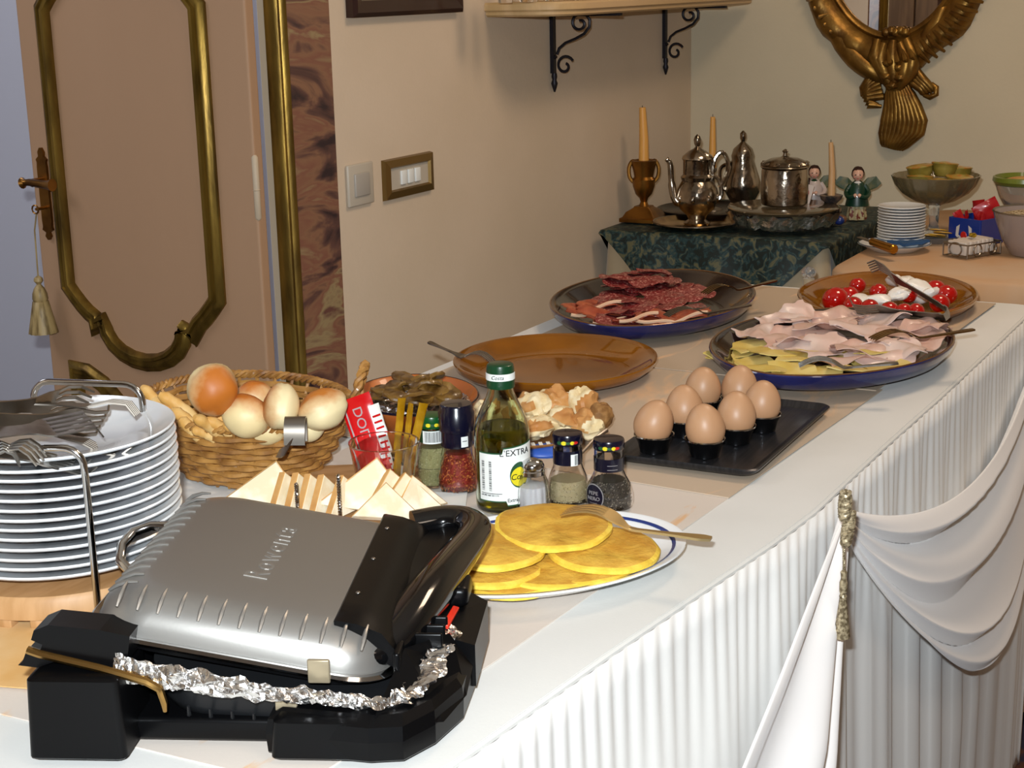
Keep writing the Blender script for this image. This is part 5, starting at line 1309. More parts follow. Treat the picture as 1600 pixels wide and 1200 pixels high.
def folded(name, w_, l_, th, folds, amp, seed, mat):
    def f_(u, v):
        x = (u-.5)*w_*(1-.15*abs(v-.5)); y = (v-.5)*l_; z = amp*math.sin(u*math.pi*folds+seed+2*math.sin(v*3+seed))+amp*.8*noise.noise(Vector((u*3, v*3, seed)))
        x *= .78; x += .010*noise.noise(Vector((v*5, seed, 0))); y += .010*noise.noise(Vector((u*5, seed, 4))); return (x, y, z)
    return obj(name, sheet(f_, 22, 16, th), mat, None, True, 60)
pc = [folded('cured_ham_slice', .10, .075, .0012, 2.2, .004, q, prosc_m) for q in (1, 4)]
for o_ in pc: obj('fat_edge', tube([(x*.85, -.034+.005*math.sin(x*60), .002+.004*math.sin(x*50)) for x in np.linspace(-.045, .045, 12)], .0032, 6), fat_m, o_)
rs2 = random.Random(5)
PCP = [(915, 484), (945, 494), (985, 500), (1030, 500), (935, 480), (1075, 498)]
def world_px(l, c, deg, zb, dz, rot, sc=lambda k: 1):
    # spots on the platter, given where they show, turned into the platter's own x, y
    def fx(k):
        p = PZ(*l[k], zb); d = Vector((p.x-c[0], p.y-c[1])); a = -R(deg); return d.x*math.cos(a)-d.y*math.sin(a), d.x*math.sin(a)+d.y*math.cos(a), zb+dz*k, rot(k), sc(k)
    return fx
pcf = world_px(PCP, (2.551, 1.111), 8, TZ+.032, .0015, lambda k: (rs2.uniform(-.2, .2), rs2.uniform(-.2, .2), R(-60)+rs2.uniform(-.4, .4)))
# dup children too
def pile2(protos, n, c, deg, fx, label, cat, group): pile(protos, n, c, deg, fx, label, cat, group)
pile2(pc, 6, (2.551, 1.111), 8, pcf, 'cured ham slice with a pale fat edge, at the near side of the salami', 'ham', 'cured ham slices on the blue platter')
fork(PZ(1100, 462, .805), PZ(1212, 450, .800), 'fork pointing right from the far rim of the salami platter', M('old_fork_steel', '8a7450', .25, 1), w=.022)
fork(PZ(1040, 497, .800), PZ(1172, 489, .792), 'fork along the near rim of the salami platter', darksteel, w=.022)

# ham and cheese ----------------------------------------------------------
HC = (2.338, .711); HD = -2.5
hs_ = [folded('ham_slice', .15, .12, .0016, 1.7, .0065, q, (ham_m, turkey_m)[q % 2]) for q in (1, 2, 5, 8)]
HP_ = [(1260, 540), (1320, 552), (1380, 552), (1300, 528), (1360, 532), (1240, 522), (1190, 520), (1235, 530), (1290, 545), (1345, 548), (1400, 545), (1440, 530), (1230, 505), (1290, 515), (1350, 520), (1410, 522), (1250, 500), (1310, 505), (1380, 508), (1445, 520)]
HP_ = [(a, b+7) for a, b in HP_]
hamf = world_px(HP_, HC, HD, TZ+.031, .0011, lambda k: (rs2.uniform(-.14, .14), rs2.uniform(-.14, .14), rs2.uniform(0, 6)), lambda k: (.8, .8, .8, .8, .8, .75, .62, .7, .8, .75, .72, .65, .68, .8, .8, .7, .62, .7, .7, .6)[k])
pile2(hs_, 20, HC, HD, hamf, 'folded pale pink ham slice in the heap on the near blue platter', 'ham', 'ham slices on the blue platter')
def cs(seed):
    def f_(u, v): return ((u-.5)*.085, (v-.5)*.085, .005*noise.noise(Vector((u*2.5, v*2.5, seed)))+.003*math.sin(u*3+seed))
    return obj('cheese_slice', sheet(f_, 10, 10, .0018), cheese_m, None, True, 60)
ch_ = [cs(q) for q in (1, 5, 9)]
CP_ = [(1150, 550), (1145, 560), (1175, 568), (1205, 578), (1240, 584), (1280, 586), (1330, 583), (1375, 576), (1170, 548), (1210, 560), (1255, 568), (1300, 570), (1350, 565)]
chf = world_px(CP_, HC, HD, TZ+.020, .0013, lambda k: (rs2.uniform(-.10, .10), rs2.uniform(-.10, .10), rs2.uniform(0, 1.5)), lambda k: .82)
pile2(ch_, 13, HC, HD, chf, 'square yellow cheese slice in the overlapping pile on the ham platter', 'cheese', 'cheese slices on the blue platter')
fork(PZ(1362, 534, .825), PZ(1520, 529, .812), 'fork lying on the ham with its gold handle over the right rim', M('gold_fork_steel', 'b09060', .2, 1), w=.022)
fork(PZ(1248, 575, .806), PZ(1402, 582, .800), 'steel fork lying on the cheese at the near rim', steel, w=.026)

# tomatoes and mozzarella --------------------------------------------------
tom0 = None
TM = [(1305, 468, 21, 'leftmost and largest cherry tomato'), (1333, 478, 16, 'cherry tomato second from the left in front'), (1359, 481, 15, 'cherry tomato in the middle of the front row'), (1389, 485, 15, 'cherry tomato right of the front row centre'),
      (1326, 462, 16, 'cherry tomato behind the two left ones'), (1340, 446, 13, 'cherry tomato farthest back on the left'), (1412, 487, 14, 'cherry tomato under the tongs on the right'), (1432, 486, 13, 'rightmost cherry tomato of the front row'),
      (1462, 452, 16, 'cherry tomato at the back right, nearest the mozzarella'), (1480, 460, 16, 'rightmost cherry tomato on the platter'), (1468, 474, 16, 'cherry tomato in front of the back right pair'), (1420, 460, 14, 'cherry tomato between the tongs arms'), (1372, 456, 14, 'cherry tomato under the rear tongs claws')]
for px, py, rp_, lb in TM:
    p = PZ(px, py, .788); r_ = rp_*((p-CAM).dot(fwd))/F
    if tom0 is None:
        tom0 = obj('cherry_tomato', blob(1, 1, .92, 0, 1, 0, 22, 14), tomato_m); obj('stem_scar', lathe([(.10, .90), (.12, .925), (.06, .94)], 10), M('tomato_scar', '6a5a20', .6), tom0); o = tom0
    else: o = dup(tom0)
    o.location = p; o.scale = (r_, r_, r_); o.rotation_euler = (rp_*.7 % 1-.3, px*.31 % 1-.3, px % 6); tag(o, lb, 'tomato', 'cherry tomatoes on the amber platter')
mz = None
for k, (px, py, z, w_, lb) in enumerate(((1345, 472, .780, .030, 'white mozzarella piece under the left tomatoes'), (1370, 470, .782, .028, 'white mozzarella piece between the front tomatoes'), (1408, 458, .790, .030, 'white mozzarella piece under the tongs'), (1420, 444, .795, .026, 'white mozzarella piece topmost at the back'), (1438, 450, .795, .030, 'rounded mozzarella piece beside the back right tomatoes'), (1400, 440, .788, .024, 'mozzarella piece behind the tongs claws'), (1448, 462, .785, .026, 'rightmost mozzarella piece near the tongs bend'))):
    o = obj('mozzarella_piece', blob(w_, w_*.75, w_*.42, .25, 5, k+2, 18, 12), mozz_m); o.location = PZ(px, py, z); o.rotation_euler = (.2, .1*k, k*1.3); tag(o, lb, 'mozzarella', 'mozzarella pieces on the amber platter')
tongs(PZ(1343, 445, .848), PZ(1478, 490, .815), 'steel tongs lying across the tomatoes', darksteel, open_=.034, w=.042, roll=R(-35))

ORD = ['leftmost', 'second from the left', 'third from the left', 'fourth from the left', 'fifth from the left', 'sixth from the left', 'seventh from the left', 'eighth from the left', 'ninth from the left', 'tenth from the left', 'third from the right', 'second from the right', 'rightmost']
def relabel(nm, fmt, n):
    L_ = sorted([o for o in COL.objects if o.parent is None and o.name.split('.')[0] == nm], key=lambda o: (o.location-CAM).dot(rgt)/(o.location-CAM).dot(fwd))
    for k, o in enumerate(L_): o['label'] = fmt % (ORD[k] if k < n-3 else ORD[13-(n-k)])
relabel('cheese_slice', 'square yellow cheese slice, %s in the pile on the ham platter', 13)
relabel('cured_ham_slice', 'cured ham slice with pale fat edge, %s beside the salami', 6)
# ================================================================ things on the corner table (cloth at z = .7485)
CZ = .7505
def P3(px, py, z=CZ): p = PZ(px, py, z); return p, (p-CAM).dot(fwd)/F
def lathe_px(pr, m_, n=28, **k): return lathe([(max(.0005, a*m_), b_*m_/.968) for a, b_ in pr], n, **k)
# brass urn candlestick
p, m_ = P3(1006, 344)
t = thing('candlestick', 'brass urn candlestick with two scroll handles, leftmost on the corner table', 'candlestick', p)
obj('foot', loft([rrect(2*a*m_, 2*a*m_, 3*m_, 3, z*m_/.968) for a, z in ((30, 0), (30, 5), (26, 7), (22, 14), (13, 20), (12, 22))]), MATS['brass'], t, True, 40)
obj('urn', lathe_px([(8, 22), (5, 28), (7, 34), (13, 40), (17, 52), (18, 62), (15, 66), (16, 72), (19, 84), (20, 90), (16, 91), (12, 88)], m_), brass, t)
for s_ in (-1, 1):
    d = r0*s_; obj('scroll_handle', tube(smooth([d*16*m_+UP*60*m_, d*22*m_+UP*68*m_, d*23*m_+UP*82*m_, d*18*m_+UP*92*m_, d*13*m_+UP*90*m_, d*15*m_+UP*84*m_], 4), 3*m_, 6), brass, t)
def candle(px, pyb, z, h_px, rpx, label, lean=0, mat=None, par=None):
    p, m2 = P3(px, pyb, z); t_ = thing('candle', label, 'candle', p)
    obj('wax', tube([Vector((0, 0, 0)), Vector((lean*.4, 0, h_px*m2*.5)), Vector((lean, 0, h_px*m2/.968))], [rpx*m2, rpx*m2*.85, rpx*m2*.62], 12), mat or candle_m, t_)
    obj('wick', tube([Vector((lean, 0, h_px*m2/.968)), Vector((lean, 0, h_px*m2/.968+4*m2))], .0008, 5), ink, t_); return p
q = p+UP*(84*m_); tc1 = thing('candle', 'tall yellow candle in the brass urn candlestick', 'candle', q)
obj('wax', tube([(0, 0, 0), UP*44*m_, UP*90*m_-r0*2*m_], [8*m_, 7*m_, 5*m_], 12), candle_m, tc1); obj('wick', tube([UP*89*m_-r0*2*m_, UP*93*m_-r0*2*m_], .0008, 5), ink, tc1)
candle(1113, 262, CZ+.115, 76, 6, 'yellow candle rising behind the silver coffee pot', mat=candle_m)
ph_ = PZ(1113, 262, CZ+.115)
t = thing('candle_holder', 'dark metal candle holder hidden behind the coffee pot', 'candlestick', (ph_.x, ph_.y, CZ))
obj('stem', lathe([(.03, 0), (.028, .006), (.008, .012), (.006, .10), (.012, .108), (.011, .114)], 20), darksteel, t)
# dark tray behind and gold tray in front
p, m_ = P3(1082, 348)
t = thing('silver_tray', 'round gold toned silver tray under the coffee pot', 'tray', (3.60, 1.452, CZ))
obj('tray', lathe([(.080, 0), (.088, .001), (.104, .010), (.108, .0125), (.104, .0128), (.088, .004), (.01, .003)], 48, 1.0, 1.0), goldleaf, t)
obj('beaded_rim', tube([(.1075*math.cos(a), .1075*math.sin(a), .012) for a in np.linspace(0, 2*math.pi, 64, endpoint=False)], .0022, 6, closed=True), silver, t)
t = thing('dark_tray', 'dark silver tray with openwork edge behind the gold toned tray', 'tray', (3.80, 1.50, CZ))
obj('tray', lathe([(.11, 0), (.12, .002), (.135, .016), (.132, .0175), (.118, .006), (.01, .004)], 48), M('dark_silver', '4a4440', .25, .9), t)
# coffee pot
def spout_handle(t_, m_, side, h0, h1, out, mat):
    d = r0*side
    obj('spout', tube(smooth([d*18*m_+UP*h0*m_, d*34*m_+UP*(h0+6)*m_, d*40*m_+UP*(h0+(h1-h0)*.5)*m_, d*(out-6)*m_+UP*(h1-8)*m_, d*out*m_+UP*h1*m_], 5), [8*m_]*5+[6*m_]*5+[4.5*m_]*5+[4*m_]*5+[3.6*m_], 10), mat, t_)
    e = -d; obj('handle', tube(smooth([e*24*m_+UP*h0*.9*m_, e*38*m_+UP*(h0+12)*m_, e*33*m_+UP*(h0+36)*m_, e*24*m_+UP*(h1-26)*m_, e*27*m_+UP*(h1-2)*m_, e*38*m_+UP*(h1+8)*m_, e*47*m_+UP*(h1-6)*m_, e*45*m_+UP*(h1-28)*m_, e*34*m_+UP*(h1-46)*m_], 4), 3.4*m_, 7), mat, t_)
p, m_ = P3(1092, 349, CZ+.004)
t = thing('coffee_pot', 'ornate silver coffee pot with long spout on the gold toned tray', 'coffee pot', (3.60, 1.450, CZ+.004))
m_ = (Vector((3.6, 1.45, CZ))-CAM).dot(fwd)/F
obj('body', lathe_px([(20, 0), (21, 3), (13, 8), (16, 14), (27, 24), (33, 40), (31, 54), (24, 66), (26, 72), (22, 76), (22, 96), (24, 99)], m_, 32), silver, t)
obj('lid', lathe_px([(24, 99), (23, 103), (14, 110), (6, 114), (3, 117), (5, 121), (6, 127), (4, 132), (1, 135)], m_, 28), silver, t)
spout_handle(t, m_, -1, 34, 103, 48, silver)
for k in range(8):
    a = R(45*k+10); obj('chased_boss', blob(4*m_, 4*m_, 6*m_, .2, 6, k, 10, 8), silver, t, xf=T(31*m_*math.cos(a), 31*m_*math.sin(a), 42*m_))
# second pot behind
p = Vector((3.92, 1.45, CZ)); m_ = (p-CAM).dot(fwd)/F
t = thing('coffee_pot', 'smaller silver pot half hidden behind the lidded bucket', 'coffee pot', p)
obj('body', lathe_px([(22, 0), (24, 3), (18, 10), (27, 26), (28, 40), (22, 58), (17, 74), (18, 80), (15, 90), (6, 98), (3, 101), (5, 106), (5, 113), (1, 117)], m_, 28), silver, t)
obj('handle', tube(smooth([-r0*22*m_+UP*26*m_, -r0*34*m_+UP*40*m_, -r0*34*m_+UP*64*m_, -r0*18*m_+UP*72*m_], 5), 3*m_, 7), silver, t)
# glass cake stand with foil wrapped food and a silver bucket on it
p, m_ = P3(1214, 352); m_ = m_
t = thing('cake_stand', 'wide glass stand with a scalloped foil rim on the corner table', 'stand', (3.64, 1.24, CZ))
m_ = (Vector((3.64, 1.24, CZ))-CAM).dot(fwd)/F
obj('foot', lathe([(.06, 0), (.065, .004), (.03, .012), (.02, .03), (.05, .040)], 32), water_glass, t)
sm_glass = M('smoked_glass', '6a5c44', .12, trans=.45, coat=.5)
obj('disc', lathe([(.05, .040), (.13, .046), (.136, .052), (.13, .055), (.01, .050)], 56), sm_glass, t)
fr = []
for k in range(128):
    a = 2*math.pi*k/128; s_ = abs(math.sin(k*math.pi/8)); fr.append(a)
rng = [[((.120+.018*q+.004*math.sin(16*a))*math.cos(a), (.120+.018*q+.004*math.sin(16*a))*math.sin(a), .012+.032*q+.010*noise.noise(Vector((math.cos(a)*9, math.sin(a)*9, q*4)))) for a in fr] for q in (0, .2, .4, .6, .8, 1)]
obj('foil_frill', loft(rng, False, False), foil, t, False)
t = thing('silver_bucket', 'lidded silver bucket standing on the glass stand', 'bucket', (3.66, 1.245, CZ+.056))
m_ = (Vector((3.66, 1.245, .8))-CAM).dot(fwd)/F
obj('body', lathe_px([(34, 0), (36, 2), (37, 20), (36, 50), (35, 54), (38, 57), (37, 59), (30, 58), (29, 10)], m_, 40), silver, t)
obj('lid', lathe_px([(37, 58), (38, 60), (34, 64), (22, 69), (8, 71), (4, 73), (3, 77), (5, 80), (1, 83)], m_, 36), silver, t)
for k in range(12):
    a = R(30*k); obj('rim_bead', blob(4*m_, 4*m_, 3*m_, .3, 6, k, 10, 8), silver, t, xf=T(34*m_*math.cos(a), 34*m_*math.sin(a), 64*m_))
# table card with a barred cigarette sign
p = PZ(1238, 318, CZ+.052)
t = thing('sign_card', 'small white card with a red round no smoking sign beside the bucket', 'sign', (3.705, PX(1251, 300, 3.705).y, CZ+.056))
m_ = (Vector((3.705, 1.2, .8))-CAM).dot(fwd)/F
fc = Matrix.Rotation(math.atan2(-1.185, -3.74)+math.pi/2, 4, 'Z') @ Matrix.Rotation(R(14), 4, 'Y')
obj('card', box(-16*m_, 14*m_, -.001, .001, 0, 30*m_, 0), M('card_white', 'd0c0b4', .6), t, False, xf=fc)
obj('red_ring', tube([fc @ Vector((8*m_*math.cos(a), -.0018, 16*m_+8*m_*math.sin(a))) for a in np.linspace(0, 6.283, 24, endpoint=False)], 1.3*m_, 5, closed=True), redink, t)
obj('red_bar', tube([fc @ Vector((-5*m_, -.002, 21*m_)), fc @ Vector((5*m_, -.002, 11*m_))], 1.1*m_, 5), redink, t); obj('cigarette_mark', box(-5*m_, 5*m_, -.002, -.001, 15*m_, 17*m_), ink, t, False, xf=fc)
obj('easel_leg', tube([fc @ Vector((0, 0, 24*m_)), fc @ Vector((0, .02, 0))], .0015, 5), darksteel, t)
# angel figurines
wing_m = M('figurine_wing', '34462a', .4, col2='6a6234', scale=40, coat=.3)
def figurine(x, y, s_, label, coat_m, skirt_m2, face_dir, tall, apron=None, sit=False):
    # s_ metres per photo pixel
    t_ = thing('angel_figurine', label, 'figurine', (x, y, CZ), math.atan2(-y, -x)+math.pi/2)
    body = [(13, 0), (14, 3), (12, 16), (11, 26)]
    obj('skirt', loft([[((a+1.2*math.cos(8*q))*s_*math.cos(q), (a+1.2*math.cos(8*q))*s_*.8*math.sin(q), z*s_) for q in np.linspace(0, 2*math.pi, 48, endpoint=False)] for a, z in body]), skirt_m2, t_)
    obj('coat', loft([[(a*s_*math.cos(q), a*s_*.75*math.sin(q), z*s_) for q in np.linspace(0, 2*math.pi, 32, endpoint=False)] for a, z in ((17, 20), (17, 22), (14, 36), (12, 46), (8, 54), (4, 57))]), coat_m, t_)
    for sg in (-1, 1): obj('arm', tube(smooth([(sg*10*s_, 0, 50*s_), (sg*16*s_, -4*s_, 40*s_), (sg*12*s_, -14*s_, 34*s_), (sg*4*s_, -17*s_, 36*s_)], 4), 3.4*s_, 8), coat_m, t_); obj('hand', blob(3*s_, 3*s_, 3*s_, nu=10, nv=8), skin_m, t_, xf=T(sg*3*s_, -18*s_, 37*s_))
    for sg in (-1, 1):
        wg = [(sg*4, 5, 50), (sg*14, 7, 60), (sg*26, 8, 62), (sg*34, 8, 52), (sg*28, 8, 46), (sg*14, 7, 40), (sg*5, 5, 40)]
        obj('wing', loft([[Vector((a*s_, (b_-dd)*s_, c*s_)) for a, b_, c in wg] for dd in (-1, 1.5)]), wing_m, t_, False)
    hd = thing_part('head', t_)
    v_, f_ = blob(8*s_, 8.2*s_, 9.5*s_, 0, 1, 0, 24, 18)
    v_ = [Vector((p.x*(1-.14*max(0, -p.z/(9.5*s_))), p.y-(.9*s_*math.exp(-((p.x/(1.6*s_))**2+((p.z+1.2*s_)/(2.4*s_))**2)) if p.y < 0 else 0), p.z)) for p in v_]
    h_ = obj('head', (v_, f_), skin_m, t_, xf=T(0, -1*s_, 65*s_)); obj('neck', tube([(0, 0, 54*s_), (0, 0, 60*s_)], 3.4*s_, 8), skin_m, t_)
    v_, f_ = blob(9.2*s_, 9.0*s_, 10.2*s_, .08, 8, 3, 24, 16); v_ = [Vector((p.x, p.y+(4.5*s_ if p.y < -2*s_ and p.z < 4*s_ else 0), p.z)) for p in v_]
    obj('hair', (v_, f_), hair_m, t_, xf=T(0, 1.6*s_, 67*s_))
    for sg in (-1, 1):
        obj('eye', blob(1.1*s_, .6*s_, 1.0*s_, nu=8, nv=6), ink, h_, xf=T(sg*3*s_, -8.4*s_, 65.6*s_)); obj('cheek', blob(1.6*s_, .6*s_, 1.3*s_, nu=8, nv=6), M('cheek_pink', 'c8786a', .4) if 'cheek_pink' not in MATS else MATS['cheek_pink'], h_, xf=T(sg*4.4*s_, -7.0*s_, 62*s_))
    obj('mouth', blob(1.8*s_, .6*s_, .6*s_, nu=8, nv=6), redink, h_, xf=T(0, -8.0*s_, 60.2*s_))
    if apron: obj('collar', lathe([(6*s_, 52*s_), (7*s_, 54*s_), (3*s_, 57*s_)], 16), apron, t_)
    return t_
def thing_part(n, t_): return None
s1 = (Vector((3.86, 1.17, .8))-CAM).dot(fwd)/F
f1_ = figurine(3.86, PX(1272, 290, 3.86).y, s1*1.04, 'left angel figurine with a braid and a white blouse', M('blouse_white', 'b8a8a0', .4, coat=.3), M('skirt_rose', 'b89a90', .4, coat=.3), 0, 1, green_m)
obj('braid', tube([(-8*s1, -3*s1, 60*s1), (-9*s1, -6*s1, 50*s1), (-8*s1, -8*s1, 40*s1)], [2.2*s1, 2.2*s1, 1.4*s1], 8), hair_m, f1_)
f2_ = figurine(3.84, PX(1340, 290, 3.84).y, s1*1.06, 'right angel figurine in a dark green cape with a white hem', M('cape_green', '0e3422', .35, coat=.4), M('hem_cream', 'b0a078', .5, col2='6a2c20', scale=120, lo=.52, hi=.58), 0, 1, paperw)
# painted candle holder between the figurines
p = Vector((3.74, PX(1299, 300, 3.74).y, CZ)); m_ = (p-CAM).dot(fwd)/F
t = thing('figurine_candle_holder', 'small painted cup candle holder between the two angel figurines', 'candlestick', p)
obj('cup', lathe_px([(12, 0), (14, 3), (7, 8), (6, 26), (9, 32), (16, 38), (18, 44), (14, 45), (6, 40)], m_, 24), M('holder_paint', '6a5648', .35, col2='2c2a2c', scale=60, coat=.4), t)
obj('boot', blob(6*m_, 9*m_, 7*m_, .1, 5, 2), M('boot_blue', '1c2c6a', .3, coat=.4), t, xf=T(-4*m_, -14*m_, 7*m_)); obj('boot', blob(6*m_, 9*m_, 7*m_, .1, 5, 6), M('boot_brown', '6a4630', .3, coat=.4), t, xf=T(10*m_, -14*m_, 7*m_))
q = p+UP*(43*m_); t = thing('candle', 'rightmost tall tan candle between the figurines', 'candle', q)
obj('wax', tube([(0, 0, 0), (0, 0, 40*m_), (-r0*3*m_)+UP*84*m_], [6*m_, 5*m_, 3.6*m_], 12), wax_pale, t); obj('wick', tube([(-r0*3*m_)+UP*84*m_, (-r0*3*m_)+UP*88*m_], .0008, 5), ink, t)

# ================================================================ things on the orange side table
SZ = .7515
def S3(px, py, z=SZ): p = PZ(px, py, z); return p, (p-CAM).dot(fwd)/F
# saucer stack
p, m_ = S3(1407, 384); s0_ = None
spf = [(18*m_, 0), (24*m_, .002), (35*m_, .0065), (37*m_, .0085), (36*m_, .0095), (23*m_, .0045), (.001, .0035)]
for k in range(14):
    s0_o = obj('saucer', lathe(spf, 36), porc) if s0_ is None else dup(s0_)
    s0_ = s0_ or s0_o
    s0_o.location = (p.x+.0006*math.sin(k*2), p.y+.0006*math.cos(k*3), SZ+.0064*(13-k)); ordn = ['topmost', 'second from the top', 'third from the top', 'fourth from the top', 'fifth from the top', 'sixth from the top', 'seventh from the top', 'eighth from the top', 'ninth from the top', 'tenth from the top', 'eleventh from the top', 'twelfth from the top', 'thirteenth from the top', 'lowest']
    tag(s0_o, 'white saucer, %s in the stack on the side table' % ordn[k], 'saucer', 'stacked white saucers on the side table')
# plate with blue pad and knife
p, m_ = S3(1397, 391, SZ)
t = thing('side_plate', 'white plate holding a blue cloth and a gold handled knife', 'plate', p)
obj('plate', lathe([(32*m_, 0), (36*m_, .001), (52*m_, .014), (56*m_, .0165), (52*m_, .0175), (36*m_, .005), (.001, .004)], 48), porc, t)
obj('dark_line', lathe([(54.5*m_, .0168), (55.5*m_, .0185), (54*m_, .0182)], 48, 1, 1, False, False), navy, t)
o = obj('blue_cloth', sheet(lambda u, v: ((u-.5)*52*m_, (v-.5)*40*m_, .004+.004*noise.noise(Vector((u*4, v*4, 2)))), 14, 12, .006), M('blue_sponge', '2a4c74', .9, bump=.5, bscale=400)); o.location = p+r0*22*m_+UP*.018; o.rotation_euler = (0, 0, R(-30))
tag(o, 'folded blue cloth on the side plate', 'cloth')
kn = thing('butter_knife', 'knife with thick gold handle on the side plate', 'knife'); kn.matrix_world = place_xf(PZ(1361, 377, SZ+.030), PZ(1398, 390, SZ+.026))
Lk = (PZ(1361, 377, SZ+.030)-PZ(1398, 390, SZ+.026)).length
obj('handle', tube([(0, 0, 0), (.004, 0, 0), (Lk-.003, 0, 0), (Lk, 0, 0)], [.004, .0085, .0105, .008], 12), M('gold_handle', 'a87424', .2, .9), kn); obj('blade', box(-.05, .002, -.006, .006, -.001, .001), darksteel, kn, False)
# pedestal glass bowl with dessert cups
p, m_ = S3(1458, 371)
t = thing('pedestal_bowl', 'footed cut glass bowl full of yellow green cups', 'bowl', p)
obj('foot', lathe_px([(34, 0), (36, 2), (20, 7), (9, 14), (7, 20), (8, 44), (10, 50)], m_, 32), water_glass, t)
gb = M('cut_glass', '9a8c68', .06, trans=.7, coat=.5, bump=.6, bscale=260)
obj('bowl', loft([[((a+.8*math.cos(24*q))*m_*math.cos(q), (a+.8*math.cos(24*q))*m_*math.sin(q), z*m_/.968) for q in np.linspace(0, 2*math.pi, 96, endpoint=False)] for a, z in ((10, 50), (30, 56), (50, 68), (61, 80), (67, 94), (65, 95), (58, 83), (47, 72), (28, 61), (8, 57))]), gb, t)
cup_g = M('cup_green', 'a89a4c', .2, trans=.35, coat=.5, col2='8a7c30', scale=20); cup_o = M('cup_orange_lid', 'b4762c', .3, coat=.4, col2='a89c50', scale=60)
for k, (dx, dz, dy, lb) in enumerate(((-27, 76, -8, 'left yellow green cup in the footed bowl'), (-1, 72, -24, 'front middle yellow green cup in the footed bowl'), (31, 76, -14, 'right yellow green cup in the footed bowl'), (13, 94, 4, 'topmost yellow green cup with orange top, right of the middle'), (-20, 90, 10, 'yellow green cup with orange top behind on the left'), (38, 86, 12, 'yellow green cup behind on the right of the bowl'))):
    c_ = thing('dessert_cup', lb, 'cup', p+r0*dx*m_+BK*dy*m_+UP*(dz*m_), group='yellow green cups in the footed bowl'); c_.rotation_euler = (.12*math.sin(k*2), .12*math.cos(k), k)
    obj('cup', lathe_px([(12, 0), (15, 2), (19, 12), (20, 19), (21, 20), (19, 20), (18, 17)], m_, 24), cup_g, c_); obj('lid_foil', lathe_px([(20.5, 19), (21, 20.5), (18, 21.5), (10, 21.2), (6, 22.5), (.5, 23)], m_, 24), cup_o, c_)
# yellow sliced fruit dish and small sauce bowl
p, m_ = S3(1456, 376, SZ)
t = thing('glass_dish', 'shallow glass dish of yellow fruit slices below the footed bowl', 'dish', p-BK*.02)
obj('dish', lathe_px([(24, 0), (28, 2), (38, 9), (39, 11), (36, 10), (26, 4), (.5, 3)], m_, 32), water_glass, t)
ys = None
for k in range(6):
    o = obj('fruit_slice', lathe([(.4*.021, -.0015), (.021, -.001), (.021, .001), (.4*.021, .0016)], 16), M('yellow_fruit', 'c89a30', .35, coat=.4)) if ys is None else dup(ys)
    ys = ys or o
    o.location = p-BK*.02+Vector((.018*math.cos(k*1.2), .018*math.sin(k*1.2), .010+.003*k)); o.rotation_euler = (.25*math.sin(k), .25*math.cos(k), k); tag(o, ('lowest', 'second lowest', 'third lowest', 'third highest', 'second highest', 'topmost')[k]+' yellow fruit slice in the shallow glass dish', 'fruit slice', 'yellow fruit slices')
p, m_ = S3(1420, 378)
t = thing('sauce_bowl', 'tiny glass bowl with a spoon between saucers and fruit dish', 'bowl', p)
obj('bowl', lathe_px([(10, 0), (13, 3), (16, 12), (15, 12), (11, 4), (.5, 3)], m_, 24), water_glass, t); obj('spoon', tube([(0, 0, 5*m_), -r0*6*m_+UP*16*m_, -r0*10*m_+UP*22*m_], [.003, .0014, .0018], 6), darksteel, t)
# blue box with red sachets
p, m_ = S3(1524, 378)
t = thing('sachet_box', 'shiny blue box with a white crest holding red sachets', 'box', p, R(-24))
w_ = 33*m_; bx_m = M('blue_box', '16307e', .25, coat=.5)
for nm, b_ in (('side_panel', box(-w_, -w_+.002, -.035, .035, 0, 42*m_)), ('side_panel', box(w_-.002, w_, -.035, .035, 0, 42*m_)), ('front_panel', box(-.035, -.033, -w_, w_, 0, 42*m_)), ):
    pass
hx = 30*m_
obj('carton', loft([rrect(2*hx, 2*hx, .003, 2, z) for z in (0, 40*m_)]+[rrect(2*hx-.004, 2*hx-.004, .002, 2, z) for z in (40*m_, 8*m_)]), bx_m, t, False)
cr = MB(); cf = lambda a, b_: Vector((-hx-.0006, a*m_, b_*m_))
for poly in ([(-14, 26), (-8, 30), (-10, 14), (0, 8), (10, 14), (8, 30), (14, 26), (15, 12), (0, 2), (-15, 12)],):
    cr.add(*loft([[cf(a, b_)+Vector((dx, 0, 0)) for a, b_ in poly] for dx in (0, -.0006)]))
cr.build('white_crest', M('crest_white', 'c8c0b8', .5), t, False); cr = MB(); cr.add(*lathe([(6*m_, 0), (5*m_, .001)], 12), xf=T(-hx-.0012, 0, 14*m_) @ Matrix.Rotation(R(-90), 4, 'Y')); cr.build('crest_center', redink, t, False)
